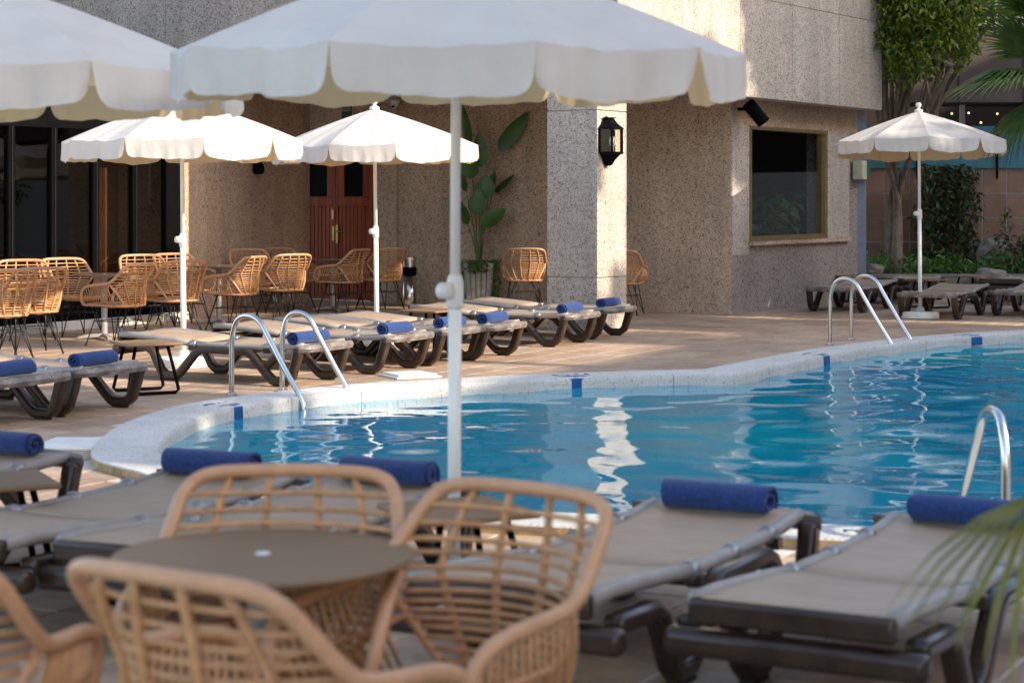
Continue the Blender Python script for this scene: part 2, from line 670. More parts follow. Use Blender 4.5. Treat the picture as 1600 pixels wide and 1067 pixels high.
# ------------------------------------------------------------------ deck tiles
TA = radians(28)
TU = Vector((sin(TA), cos(TA))); TV = Vector((-cos(TA), sin(TA)))
TS = 0.335
deck = bpy.data.objects.new('pool_deck', None); COL.objects.link(deck)
tag(deck, 'pink brown stoneware tiled deck around the pool', kind='structure')
cand = []
for i in range(-60, 120):
    for j in range(-60, 60):
        c = TU * (i * TS) + TV * (j * TS)
        if c.y < 3.0 or c.y > 31.5: continue
        ix = 800 + FPX * c.x / c.y
        if ix < -160 or ix > 1760: continue
        if inside(c, OUT) : continue
        iy = YH + FPX * CAMH / c.y
        if iy > 1500: continue
        vis = (0 <= ix <= 1600 and iy <= 1067)
        cand.append((not vis, -FPX * FPX * CAMH / c.y ** 3, c))
cand.sort(key=lambda q: (q[0], q[1]))
g_ = 0.014
h_ = (TS - g_) / 2
tile_v = []
for (z, k) in ((-0.02, h_), (-0.003, h_), (0.0, h_ - 0.004)):
    for sx, sy in ((-1, -1), (1, -1), (1, 1), (-1, 1)):
        tile_v.append((TU * (sx * k) + TV * (sy * k), z))
tile_f = [(8, 11, 10, 9)] + [(a + o, a + 4 + o, (a + 1) % 4 + 4 + o, (a + 1) % 4 + o) for o in (0, 4) for a in range(4)]
tmb = MB(); tmb.add([(p.x, p.y, z) for p, z in tile_v], tile_f)
tm = tmb.mesh('tile'); tm.materials.append(M['tile'])
bmx = bmesh.new(); bmx.from_mesh(tm); bmesh.ops.recalc_face_normals(bmx, faces=bmx.faces); bmx.to_mesh(tm); bmx.free()
for (_, _, c) in cand[:300]:
    inst('tile', tm, deck, (c.x, c.y, random.uniform(-0.0012, 0.0012)))
rest = MB(); tones = []
for (_, _, c) in cand[300:]:
    dz = random.uniform(-0.0012, 0.0012)
    rest.add([(p.x + c.x, p.y + c.y, z + dz) for p, z in tile_v], tile_f)
    tones += [random.random()] * len(tile_v)
o = rest.build('tile_field', M['tile'], deck)
at = o.data.attributes.new('tone', 'FLOAT', 'POINT')
at.data.foreach_set('value', tones)
o['kind'] = 'stuff'

# ------------------------------------------------------------------ coping
cop = bpy.data.objects.new('pool_coping', None); COL.objects.link(cop)
tag(cop, 'white washed stone coping curving round the pool', kind='structure')
N = len(OUT)
seglen = 7
ZT = 0.05
i = 0
while i < N:
    n = min(seglen, N - i)
    if N - i - n < 3: n = N - i
    mb = MB()
    rows = []
    for k in range(n + 1):
        a, b = OUT[(i + k) % N], INN[(i + k) % N]
        if k == 0:
            tq = (OUT[(i + 1) % N] - OUT[i % N]).normalized() * 0.003
        elif k == n:
            tq = -(OUT[(i + n) % N] - OUT[(i + n - 1) % N]).normalized() * 0.003
        else:
            tq = Vector((0, 0))
        d = (b - a)
        prof = [(0.0, -0.03), (0.0, ZT - 0.008), (0.02, ZT), (0.93, ZT), (0.97, ZT - 0.006), (0.992, ZT - 0.02), (1.0, ZT - 0.045), (1.0, -0.40)]
        rows.append([(a.x + d.x * u + tq.x, a.y + d.y * u + tq.y, z) for u, z in prof])
    np_ = len(rows[0])
    vs = [p for r in rows for p in r]
    fs = []
    for k in range(n):
        for q in range(np_ - 1):
            fs.append((k * np_ + q, k * np_ + q + 1, (k + 1) * np_ + q + 1, (k + 1) * np_ + q))
    fs.append(tuple(range(np_))); fs.append(tuple(n * np_ + q for q in range(np_ - 1, -1, -1)))
    mb.add(vs, fs)
    o = mb.build('coping_stone', M['coping'], cop)
    o.data.materials.append(M['tanedge'])
    for p in o.data.polygons:
        zs = [o.data.vertices[v].co.z for v in p.vertices]
        if len(p.vertices) == 4 and set(v % np_ for v in p.vertices) == {0, 1}:
            p.material_index = 1
        p.use_smooth = len(p.vertices) == 4
    o.data.set_sharp_from_angle(angle=radians(35))
    i += n

# blue marker tiles let into the coping
def inner_index(xi, far=True):
    best, bi = 1e9, 0
    for k in range(N):
        p = INN[k]
        if p.y < 4 or (far and p.y < 12.2): continue
        e = abs(800 + FPX * p.x / p.y - xi)
        if e < best: best, bi = e, k
    return bi
for xi, wd in ((375, 0.12), (897, 0.21), (1289, 0.16), (1531, 0.2)):
    k = inner_index(xi)
    p = INN[k]; t_ = (INN[(k + 1) % N] - INN[k - 1]).normalized(); nrm = Vector((-t_.y, t_.x))
    mb = MB()
    prof = [(-0.40 if xi == 897 else -0.05, ZT + 0.003), (-0.03, ZT + 0.003), (0.001, ZT - 0.016), (0.004, ZT - 0.045), (0.004, -0.052)]
    vs = []
    for sgn in (-1, 1):
        for u, z in prof:
            if u == -0.40: u = -0.06
            q = p + t_ * (sgn * wd / 2) + nrm * u
            vs.append((q.x, q.y, z))
    n5 = len(prof)
    mb.add(vs, [(a, a + 1, n5 + a + 1, n5 + a) for a in range(n5 - 1)])
    mk = mb.build('marker_tile', M['bluepaint'], cop)
    # thin painted line and unreadable worn print on top of the coping
    mb = MB()
    m3 = Matrix.Rotation(atan2(t_.y, t_.x), 3, 'Z')
    q = p - nrm * 0.085 - t_ * 0.0
    mb.box((q.x, q.y, ZT + 0.002), (wd + 0.12, 0.010, 0.002), m3)
    r = random.Random(int(xi))
    for s_ in range(4):
        base = p - nrm * 0.20 + t_ * (-0.17 + s_ * 0.09)
        for e in range(2):
            c = base + t_ * r.uniform(-0.02, 0.02) + nrm * r.uniform(-0.03, 0.03)
            mb.box((c.x, c.y, ZT + 0.002), (r.choice((0.04, 0.008)), r.choice((0.008, 0.035)), 0.002), m3)
    mb.build('coping_print', M['ink'], cop)
# print on the near coping, right of centre
mb = MB()
for (xi, dx, seq) in ((1247, 0.0, ((0, 0, 0.05, 0.012), (0.01, 0.02, 0.012, 0.05), (0.045, 0.0, 0.012, 0.05), (0.06, 0.02, 0.04, 0.012))),
                      (1318, 0.0, ((0, 0, 0.012, 0.05), (0.02, 0.025, 0.05, 0.012), (0.05, 0.0, 0.012, 0.04)))):
    Y = 8.66
    for (ax, ay, bx, by) in seq:
        mb.box((px(xi, Y) + ax, Y + ay - (px(xi, Y) - 1.3) * 0.28, ZT + 0.002), (bx, by, 0.002), Matrix.Rotation(-0.27, 3, 'Z'))
mb.build('coping_print', M['ink'], cop)

# white skimmer lids set in the deck beside the coping
for (xi, yi, ang, lab) in ((640, 588.5, 0.47, 'white square skimmer lid in the deck behind the pool, near the umbrella pole'),
                           (118, 697, 1.5, 'white square skimmer lid in the deck at the left tip of the pool')):
    X, Y = ground(xi, yi)
    t_ = thing('skimmer_lid', lab, 'skimmer lid', (X, Y, 0), ang)
    mb = MB(); mb.box((0, 0, 0.018), (0.36, 0.36, 0.035)); mb.build('lid', M['plastic_white'], t_, bevel=0.006)
    mb = MB(); mb.box((0, 0, 0.0085), (0.42, 0.42, 0.017)); mb.build('rim', M['concrete_white'], t_, bevel=0.004)

# ------------------------------------------------------------------ water surface with real wavelets
x0, x1, y0, y1 = -2.7, 9.0, 8.0, 24.0
st = 0.05
nx = int((x1 - x0) / st); ny = int((y1 - y0) / st)
rng = random.Random(3)
waves = []
for k in range(26):
    lam = 0.32 * (1.115 ** k) if k < 14 else rng.uniform(0.5, 1.5)
    ang = rng.uniform(0, 2 * pi)
    a = 0.00085 * lam ** 0.9 / 0.5
    waves.append((2 * pi / lam * cos(ang), 2 * pi / lam * sin(ang), rng.uniform(0, 6.28), a))
import numpy as np
gx = x0 + st * np.arange(nx + 1); gy = y0 + st * np.arange(ny + 1)
GX, GY = np.meshgrid(gx, gy)
# phases bent by slow swirls so no straight wave trains show
W1 = 0.9 * np.sin(0.9 * GX + 0.5 * GY) + 0.8 * np.sin(-0.6 * GX + 1.1 * GY + 2.0)
W2 = 0.9 * np.cos(0.7 * GX - 0.8 * GY + 1.0) + 0.8 * np.sin(1.0 * GX + 0.45 * GY + 0.7)
Z = np.zeros_like(GX)
for kx, ky, ph, a in waves:
    Z += a * np.sin(kx * (GX + 0.22 * W1) + ky * (GY + 0.22 * W2) + ph)
calm = 0.70 + 0.60 / (1 + np.exp(-(GX - 1.8) * 1.1))     # livelier towards the right-hand ladder
Z *= calm
Z += -0.05
keep = np.array([[inside((gx[i], gy[j]), OUT) for i in range(nx + 1)] for j in range(0, ny + 1, 4)])
keep = np.repeat(keep, 4, axis=0)[:ny + 1]
verts = np.stack([GX, GY, Z], -1).reshape(-1, 3)
idx = np.arange((nx + 1) * (ny + 1)).reshape(ny + 1, nx + 1)
k4 = keep[:-1, :-1] | keep[1:, 1:] | keep[:-1, 1:] | keep[1:, :-1]
k4 = k4 & np.roll(k4, 1, 0) | k4
q = np.stack([idx[:-1, :-1], idx[:-1, 1:], idx[1:, 1:], idx[1:, :-1]], -1)[k4]
me = bpy.data.meshes.new('pool_water')
me.from_pydata(verts.tolist(), [], q.tolist())
me.update()
me.materials.append(M['water'])
me.polygons.foreach_set('use_smooth', [True] * len(me.polygons))
bmw = bmesh.new(); bmw.from_mesh(me)
bmesh.ops.delete(bmw, geom=[v for v in bmw.verts if not v.link_faces], context='VERTS')
bmw.to_mesh(me); bmw.free()
wat = inst('pool_water', me)
tag(wat, 'blue pool water with small ripples', kind='structure')

# ------------------------------------------------------------------ hotel building
U = Vector((0.545, 0.839)); V = Vector((-0.839, 0.545))
NR = Vector((0.839, -0.545)); NL = Vector((-0.545, -0.839))   # outward normals of the two visible faces
hotel = thing('hotel_building', 'granite clad hotel building with deep porch behind the pool', 'building')
C0 = Vector((1.21, 22.0))
ZS = 2.85


def part(mb, name, mat, parent=hotel, **kw):
    return mb.build(name, mat, parent, **kw)

# upper storey core + cladding panels with open joints
mb = MB()
core = [C0 - NR * 0 + V * 0.03 - NR * 0.03, C0 + U * 7.9 - NR * 0.03 + V * 0.0, C0 + U * 7.9 + V * 14, C0 + V * 14 + U * 0.03]
core[0] = C0 - NR * 0.03 - NL * 0.03
core[3] = C0 + V * 14 - NL * 0.03
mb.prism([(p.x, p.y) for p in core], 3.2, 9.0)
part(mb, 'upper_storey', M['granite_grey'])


def clad(a, d, nrm, length, step, zs, mat, th=0.03, name='panel'):
    k = 0
    pos = 0.0
    while pos < length - 0.01:
        L = min(step, length - pos)
        for z0_, z1_ in zip(zs, zs[1:]):
            b0 = a + d * (pos + 0.004) - nrm * th; b1 = a + d * (pos + L - 0.004) - nrm * th
            mb = MB()
            q4 = [b0, b1, b1 + nrm * th, b0 + nrm * th]
            if nrm.x < 0: q4 = q4
            mb.prism([(p.x, p.y) for p in q4], z0_ + 0.004, z1_ - 0.004)
            mb.build(name, mat, hotel)
        pos += step
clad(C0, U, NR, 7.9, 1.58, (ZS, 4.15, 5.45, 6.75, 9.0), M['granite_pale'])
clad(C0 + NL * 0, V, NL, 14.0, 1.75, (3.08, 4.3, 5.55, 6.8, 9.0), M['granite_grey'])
# drop beam behind the lower right-hand panels
mb = MB(); a = C0 - NR * 0.03 + U * 0.05; b = C0 + U * 7.9 - NR * 0.03
mb.wall((b.x, b.y), (a.x, a.y), ZS, 3.2, 0.0) if False else mb.prism([(p.x, p.y) for p in (a, b, b - NR * 0.25, a - NR * 0.25)], ZS, 3.197)
part(mb, 'beam', M['soffit'])

# column: front corner at (0.98, 22.05)
CC = Vector((0.98, 22.05)); cw = 0.68
for z0_, z1_ in ((0.0, 0.62), (0.628, 2.55), (2.558, 3.2)):
    mb = MB()
    mb.prism([(p.x, p.y) for p in (CC, CC + U * cw, CC + U * cw + V * cw, CC + V * cw)], z0_, z1_)
    part(mb, 'column_block', M['granite_pale'], bevel=0.006)
mb = MB()
mb.prism([(p.x, p.y) for p in (CC + (U + V) * 0.02, CC + U * (cw - 0.02) + V * 0.02, CC + (U + V) * (cw - 0.02), CC + V * (cw - 0.02) + U * 0.02)], 0.5, 2.7)
part(mb, 'column_core', M['soffit'])

# porch walls
K = Vector((px(1142, 25.4), 25.4))
def onV(x):    # distance from K along V where the wall shows at image x
    r = (x - 800) / FPX
    return (K.x - r * K.y) / (0.839 + r * 0.545)
def onU(x):
    r = (x - 800) / FPX
    return (r * K.y - K.x) / (0.545 - r * 0.839)
dA, dB = onV(586), onV(462)
def mitre(d, nrm, e0, e1, z0_, z1_, th, name, mat):
    a, b = K, K + d * e1
    mb = MB()
    other = V if d is U else U
    mb.prism([(p.x, p.y) for p in (a, b, b - nrm * th, K + U * 0.3 + V * 0.3)], z0_, z1_)
    return mb.build(name, mat, hotel)
# each wall slab sits behind its face
def slab(a, b, nrm, z0_, z1_, th, name, mat, parent=hotel, proud=0.0):
    mb = MB()
    a2, b2 = a + nrm * proud, b + nrm * proud
    mb.prism([(p.x, p.y) for p in (a2, b2, b2 - nrm * th, a2 - nrm * th)], z0_, z1_)
    return mb.build(name, mat, parent)
mitre(V, NL, 0, dA, 0, 3.2, 0.3, 'porch_wall', M['granite'])
slab(K + V * dA, K + V * dB, NL, 2.2, 3.2, 0.3, 'porch_wall', M['granite'])
slab(K + V * onV(623), K + V * onV(608), NL, 0, 3.197, 0.05, 'pilaster', M['granite'], proud=0.05)
# left granite wall between glass front and door
E = Vector((px(484, 28.3), 28.3)); G0 = Vector((px(283, 24.4), 24.4))
dl = (E - G0).normalized(); nl = Vector((dl.y, -dl.x))
slab(G0, E, nl, 0, 3.2, 0.9, 'porch_wall', M['granite'])
#slab(G0 + dl * 0.02, G0 + dl * 0.30, nl, 0, 3.19, 0.03, 'pilaster', M['granite'], proud=0.03)
# window wall built round its opening
t1, t2, t3 = onU(1170), onU(1290), onU(1340)
zb, zt_ = 0.98, 2.52
mitre(U, NR, 0, t3, 0, zb, 0.3, 'window_wall', M['granite_grey'])
mitre(U, NR, 0, t1, zb, zt_, 0.3, 'window_wall', M['granite_grey'])
slab(K + U * t2, K + U * t3, NR, zb, zt_, 0.3, 'window_wall', M['granite_grey'])
mitre(U, NR, 0, t3, zt_, 3.2, 0.3, 'window_wall', M['granite'])
slab(K + U * (t2 + 0.005), K + U * (t2 + 0.78), NR, zb - 0.02, zt_ + 0.0, 0.04, 'window_surround', M['granite_pale'], proud=0.035)
slab(K + U * 0.02, K + U * (t1 - 0.005), NR, zb - 0.2, zt_ + 0.0, 0.03, 'window_surround', M['granite_pale'], proud=0.012)
slab(K + U * (t1 - 0.02), K + U * (t2 + 0.80), NR, zb - 0.075, zb - 0.024, 0.12, 'window_ledge', M['granite'], proud=0.075)
# window: brass frame, pane, room
win = bpy.data.objects.new('window', None); COL.objects.link(win); win.parent = hotel
fw = 0.05
for (a_, b_, c_, d_) in ((t1, t2, zb - 0.02, zb + fw), (t1, t2, zt_ - fw, zt_), (t1, t1 + fw, zb + fw, zt_ - fw), (t2 - fw * 1.6, t2, zb + fw, zt_ - fw)):
    slab(K + U * (a_ + 0.002), K + U * (b_ - 0.002), NR, c_, d_ - 0.002, 0.14, 'frame', M['brass'], win, proud=0.025)
slab(K + U * (t1 + fw), K + U * (t2 - fw * 1.6), NR, zb + fw, zt_ - fw, 0.012, 'pane', M['glass_window'], win, proud=-0.03)
# room behind it
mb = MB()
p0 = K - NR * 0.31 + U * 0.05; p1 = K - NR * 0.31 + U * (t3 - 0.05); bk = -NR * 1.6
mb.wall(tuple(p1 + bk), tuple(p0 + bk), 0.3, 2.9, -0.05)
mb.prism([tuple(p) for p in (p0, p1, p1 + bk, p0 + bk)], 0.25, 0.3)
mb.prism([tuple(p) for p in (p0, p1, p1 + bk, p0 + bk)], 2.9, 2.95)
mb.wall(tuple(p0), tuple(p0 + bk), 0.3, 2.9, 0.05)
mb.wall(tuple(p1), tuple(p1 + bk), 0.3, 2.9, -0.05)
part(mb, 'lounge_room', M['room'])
# curtain folds inside the window
mb = MB()
for k in range(7):
    c = K - NR * 0.55 + U * (t1 + 0.15 + 0.1 * k)
    mb.tube([(c.x, c.y, 0.9), (c.x + 0.02, c.y, 1.7), (c.x, c.y, 2.6)], 0.05, 6)
part(mb, 'curtain', M['roomwood'], smooth=True)
cu = thing('seat_cushion', 'teal bench cushion seen through the brass framed window', 'cushion', tuple(K - NR * 0.7 + U * (t1 + 0.75)) + (1.05,), atan2(U.y, U.x))
mb = MB(); mb.box((0, 0, 0.06), (1.3, 0.5, 0.12)); mb.build('cover', M['cushion'], cu, bevel=0.04, seg=3)
mb = MB(); mb.box((0, 0, -0.34), (1.4, 0.46, 0.66)); mb.build('bench', M['room'], cu)
# glass front on the left
GL = Vector((px(-260, 19.2), 19.2))
glp = Vector((px(0, 21.6), 21.6))
gd = (G0 - glp).normalized(); gn = Vector((gd.y, -gd.x))
GL = G0 - gd * 6.6
gf = bpy.data.objects.new('glass_front', None); COL.objects.link(gf); gf.parent = hotel
def gt(x):      # distance from GL along gd for image x
    r = (x - 800) / FPX
    return (r * GL.y - GL.x) / (gd.x - r * gd.y)
slab(GL, G0, gn, -0.003, 0.10, 0.35, 'kerb', M['concrete_white'], gf, proud=0.12)
slab(GL, G0, gn, 2.36, 3.3, 0.2, 'header', M['black'], gf, proud=0.02)
slab(GL, G0, gn, 0.10, 0.24, 0.08, 'bottom_rail', M['black'], gf, proud=0.01)
edges = [-110, -55, 17, 84, 149, 211]
for x in edges:
    tt = gt(x)
    slab(GL + gd * (tt - 0.052), GL + gd * (tt + 0.052), gn, 0.241, 2.36, 0.09, 'mullion', M['black'], gf, proud=0.015)
    slab(GL + gd * (tt - 0.006), GL + gd * (tt + 0.006), gn, 0.241, 2.36, 0.02, 'mullion_bead', M['wire'], gf, proud=0.028)
slab(GL + gd * (gt(258)), GL + gd * (gt(281)), gn, 0.10, 2.36, 0.09, 'mullion', M['black'], gf, proud=0.02)
ee = edges + [259]
for a_, b_ in zip(ee, ee[1:]):
    slab(GL + gd * (gt(a_) + 0.054), GL + gd * (gt(b_) - 0.054), gn, 0.241, 2.36, 0.012, 'pane', M['glass'], gf, proud=-0.02)
# café room behind the glass
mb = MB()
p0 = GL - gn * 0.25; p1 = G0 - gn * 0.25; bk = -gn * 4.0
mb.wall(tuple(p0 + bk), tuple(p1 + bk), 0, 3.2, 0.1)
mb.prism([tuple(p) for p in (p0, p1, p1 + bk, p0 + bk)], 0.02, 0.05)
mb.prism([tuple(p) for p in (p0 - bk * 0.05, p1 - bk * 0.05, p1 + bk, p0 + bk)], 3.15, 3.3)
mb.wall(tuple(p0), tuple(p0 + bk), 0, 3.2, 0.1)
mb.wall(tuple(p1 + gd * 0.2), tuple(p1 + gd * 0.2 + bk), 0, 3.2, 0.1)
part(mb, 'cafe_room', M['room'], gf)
mb = MB()
c1 = G0 - gn * 0.9 - gd * 0.1
mb.wall(tuple(c1 - gd * 0.5), tuple(c1), 0.05, 3.1, 0.05)
part(mb, 'wood_screen', M['roomwood'], gf)

# double door of red boards
door = bpy.data.objects.new('door', None); COL.objects.link(door); door.parent = hotel
D0, D1 = dA + 0.0, dB
lw = (D1 - D0 - 0.16) / 2
slab(K + V * D0, K + V * (D0 + 0.075), NL, 0, 2.2, 0.14, 'door_frame', M['redwood'], door, proud=0.01)
slab(K + V * (D1 - 0.075), K + V * D1, NL, 0, 2.2, 0.14, 'door_frame', M['redwood'], door, proud=0.01)
slab(K + V * (D0 + 0.077), K + V * (D1 - 0.077), NL, 2.12, 2.2, 0.14, 'door_frame', M['redwood'], door, proud=0.01)
for s_ in range(2):
    d0 = D0 + 0.08 + s_ * lw + 0.002; d1 = d0 + lw - 0.004
    leaf = slab(K + V * d0, K + V * d1, NL, 0.01, 2.117, 0.03, 'door_leaf', M['redwood'], door, proud=-0.045)
    n_b = 8
    mb = MB()
    for k in range(n_b):
        a = K + V * (d0 + 0.05 + (lw - 0.1) * (k + 0.07) / n_b) - NL * 0.045; b = K + V * (d0 + 0.05 + (lw - 0.1) * (k + 0.93) / n_b) - NL * 0.045
        mb.prism([(p.x, p.y) for p in (a, b, b + NL * 0.018, a + NL * 0.018)], 0.06, 1.42)
    mb.build('board', M['redwood'], leaf, bevel=0.004)
    # stiles, rails and the arched dark light
    mb = MB()
    for (e0, e1, z0_, z1_) in ((0, 0.05, 0.01, 2.11), (lw - 0.054, lw - 0.004, 0.01, 2.11), (0.05, lw - 0.054, 1.42, 1.56), (0.05, 0.16, 1.56, 2.11), (lw - 0.17, lw - 0.054, 1.56, 2.11)):
        a = K + V * (d0 + e0 + 0.001) - NL * 0.045; b = K + V * (d0 + e1 - 0.001) - NL * 0.045
        mb.prism([(p.x, p.y) for p in (a, b, b + NL * 0.03, a + NL * 0.03)], z0_, z1_)
    mb.build('stile', M['redwood'], leaf, bevel=0.006)
    a = K + V * (d0 + 0.16) - NL * 0.044; b = K + V * (d0 + lw - 0.17) - NL * 0.044
    mb = MB(); mb.prism([(p.x, p.y) for p in (a, b, b + NL * 0.006, a + NL * 0.006)], 1.57, 2.1)
    mb.build('light', M['black'], leaf)
for off, z0_, z1_ in ((-0.035, 0.86, 1.14), (0.035, 0.90, 1.12), (0.045, 1.22, 1.37)):
    c = D0 + 0.08 + lw + off
    a = K + V * (c - 0.022) - NL * 0.014; b = K + V * (c + 0.022) - NL * 0.014
    mb = MB(); mb.prism([(p.x, p.y) for p in (a, b, b + NL * 0.012, a + NL * 0.012)], z0_, z1_)
    hd = mb.build('handle_plate', M['brass'], door, bevel=0.004)
    if off == -0.035:
        mb = MB(); e = K + V * c + NL * 0.03
        f2 = e - V * 0.13
        mb.tube([(e.x, e.y, 1.04), (f2.x, f2.y, 1.04)], 0.012, 8); mb.build('handle', M['brass'], hd)
# downpipe and wall box at the end of the window wall
mb = MB(); c = K + U * (t3 + 0.08) + NR * 0.02
mb.box((c.x, c.y, 1.55), (0.14, 0.12, 3.1)); part(mb, 'downpipe', M['pipe'], bevel=0.01)
c = K + U * (t3 - 0.1) + NR * 0.11
bx = thing('wall_box', 'cream and green electrical box on the wall beside the downpipe', 'electrical box', (c.x, c.y, 1.82), atan2(U.y, U.x))
mb = MB(); mb.box((-0.08, 0, 0.14), (0.18, 0.16, 0.28)); mb.build('body', M['cream'], bx, bevel=0.01)
mb = MB(); mb.box((0.10, 0, 0.16), (0.17, 0.15, 0.24)); mb.build('cover', M['greenbox'], bx, bevel=0.01)

# emergency exit sign
c = K + V * onV(543) + NL * 0.006
sg = thing('exit_sign', 'small dark green SALIDA exit sign high on the porch wall above the red door', 'sign', (c.x, c.y, 2.74), atan2(V.y, V.x) + pi)
mb = MB(); mb.box((0, 0, 0.07), (0.225, 0.02, 0.27)); mb.build('frame', M['cream'], sg)
mb = MB(); mb.box((0, -0.0115, 0.07), (0.20, 0.006, 0.245)); mb.build('plate', M['signgreen'], sg)
fc = bpy.data.curves.new('letters', 'FONT'); fc.body = 'SALIDA'; fc.size = 0.062; fc.align_x = 'CENTER'; fc.extrude = 0.001
fo = bpy.data.objects.new('letters', fc); COL.objects.link(fo)
bpy.context.view_layer.update()
dg = bpy.context.evaluated_depsgraph_get()
lm = bpy.data.meshes.new_from_object(fo.evaluated_get(dg))
bpy.data.objects.remove(fo)
lm.materials.clear(); lm.materials.append(M['signtext'])
lo_ = inst('lettering', lm, sg, (0, -0.0165, 0.105), (pi / 2, 0, 0)); lo_.scale = (0.92, 1.25, 1)

# little dome camera
c = K + V * onV(623) + NL * 0.10
dc = thing('security_camera', 'small white dome security camera high on the porch wall', 'camera', (c.x, c.y, 2.93))
mb = MB(); mb.lathe([(0.075, 0.06), (0.075, 0.02), (0.06, 0.0), (0.045, -0.04), (0.02, -0.065), (0.001, -0.07)], 16); mb.build('housing', M['plastic_white'], dc, smooth=True)
mb = MB(); mb.lathe([(0.001, -0.028), (0.022, -0.022), (0.024, 0.0)], 10, (-0.02, -0.05, -0.03)); mb.build('lens', M['black'], dc, smooth=True)
# small black wall light on the left porch wall
k_ = 0.53
c = G0 + (E - G0) * k_ + nl * 0.07
wl = thing('wall_light', 'small black wall light low on the porch wall between the two white umbrellas', 'wall light', (c.x, c.y, 1.93))
mb = MB(); mb.lathe([(0.05, 0.10), (0.075, 0.06), (0.085, -0.02), (0.05, -0.06)], 12); mb.build('shade', M['black'], wl, smooth=True)
mb = MB(); mb.box((-nl.x * 0.04, -nl.y * 0.04, 0.04), (0.07, 0.07, 0.12)); mb.build('bracket', M['black'], wl)

# black spotlight at the corner over the window
c = K + NR * 0.24 + NL * 0.02 + U * 0.12
sp = thing('spotlight', 'black cylindrical spotlight tilted down from the wall corner above the brass window', 'spotlight', (c.x, c.y, 2.70))
mq = Matrix.Rotation(radians(-38), 3, 'Y') @ Matrix.Rotation(radians(-12), 3, 'X')
mb = MB(); mb.lathe([(0.01, 0.17), (0.085, 0.165), (0.09, 0.15), (0.09, -0.15), (0.094, -0.155), (0.094, -0.175), (0.08, -0.175), (0.078, -0.16), (0.01, -0.158)], 20, (0.06, -0.03, -0.03), mq)
mb.build('can', M['black'], sp, smooth=True)
mb = MB(); mb.tube([(-0.16, 0.09, 0.02), (-0.05, 0.03, 0.02), (0.03, -0.01, 0.02)], 0.022, 8); mb.build('arm', M['black'], sp)

# lantern on the sunlit face of the column
c = CC + U * 0.19 + NR * 0.002
ln = thing('wall_lantern', 'black half lantern with clear glass panes on the stone column', 'wall lantern', (c.x, c.y, 2.2), atan2(NR.y, NR.x) + pi / 2)
# local -y points out of the wall
mb = MB()
mb.lathe([(0.001, -0.006), (0.125, -0.006), (0.125, 0.006), (0.09, 0.02), (0.001, 0.02)], 24, (0, -0.008, 0), Matrix.Diagonal((1, 1, 2.3)).to_3x3() @ Matrix.Rotation(pi / 2, 3, 'X'))
mb.build('backplate', M['black'], ln, smooth=False)
def halfhex(r, yo=0.0):
    return [(r * cos(a), -r * sin(a) * 1.15 + yo) for a in [pi * k / 4 for k in range(5)]]
def loft(rings, cap=True):
    mb = MB(); n = len(rings[0][0]); vs = []; fs = []
    for poly, z in rings:
        vs += [(p[0], p[1] - 0.015, z) for p in poly]
    for i in range(len(rings) - 1):
        for k in range(n):
            k2 = (k + 1) % n
            fs.append((i * n + k, i * n + k2, (i + 1) * n + k2, (i + 1) * n + k))
    if cap:
        fs.append(tuple(range(n - 1, -1, -1))); fs.append(tuple((len(rings) - 1) * n + k for k in range(n)))
    mb.add(vs, fs); return mb
loft([(halfhex(0.185), 0.135), (halfhex(0.185), 0.15), (halfhex(0.12), 0.20), (halfhex(0.085), 0.25), (halfhex(0.075), 0.262)]).build('roof', M['black'], ln)
loft([(halfhex(0.10), 0.263), (halfhex(0.10), 0.272)]).build('cap', M['black'], ln)
loft([(halfhex(0.045), -0.285), (halfhex(0.07), -0.255), (halfhex(0.09), -0.22), (halfhex(0.15), -0.155), (halfhex(0.182), -0.145), (halfhex(0.182), -0.125)]).build('base', M['black'], ln)
hx = halfhex(0.165)
for p in hx:
    mb = MB(); mb.box((p[0], p[1] - 0.015, 0.004), (0.02, 0.02, 0.258)); mb.build('post', M['black'], ln)
hp = halfhex(0.158)
for a, b in zip(hp, hp[1:]):
    mb = MB(); mb.add([(a[0], a[1] - 0.015, -0.125), (b[0], b[1] - 0.015, -0.125), (b[0], b[1] - 0.015, 0.134), (a[0], a[1] - 0.015, 0.134)], [(0, 1, 2, 3)])
    mb.build('pane', M['glass_lamp'], ln)
mb = MB(); mb.lathe([(0.02, -0.124), (0.02, -0.06), (0.035, -0.04), (0.042, 0.0), (0.03, 0.045), (0.002, 0.06)], 14, (0, -0.085, 0)); mb.build('bulb', M['plastic_white'], ln, smooth=True)
# pale conduit with teal switch behind the column
c = K + V * onV(978) + NL * 0.02
cn = thing('wall_conduit', 'pale vertical cable conduit with teal switch just right of the column', 'conduit', (c.x, c.y, 0))
mb = MB(); mb.box((0, 0, 2.05), (0.05, 0.03, 1.3)); mb.build('duct', M['plastic_white'], cn)
mb = MB(); mb.box((0, -0.01, 1.38), (0.075, 0.05, 0.12)); mb.build('switch', M['teal'], cn, bevel=0.005)

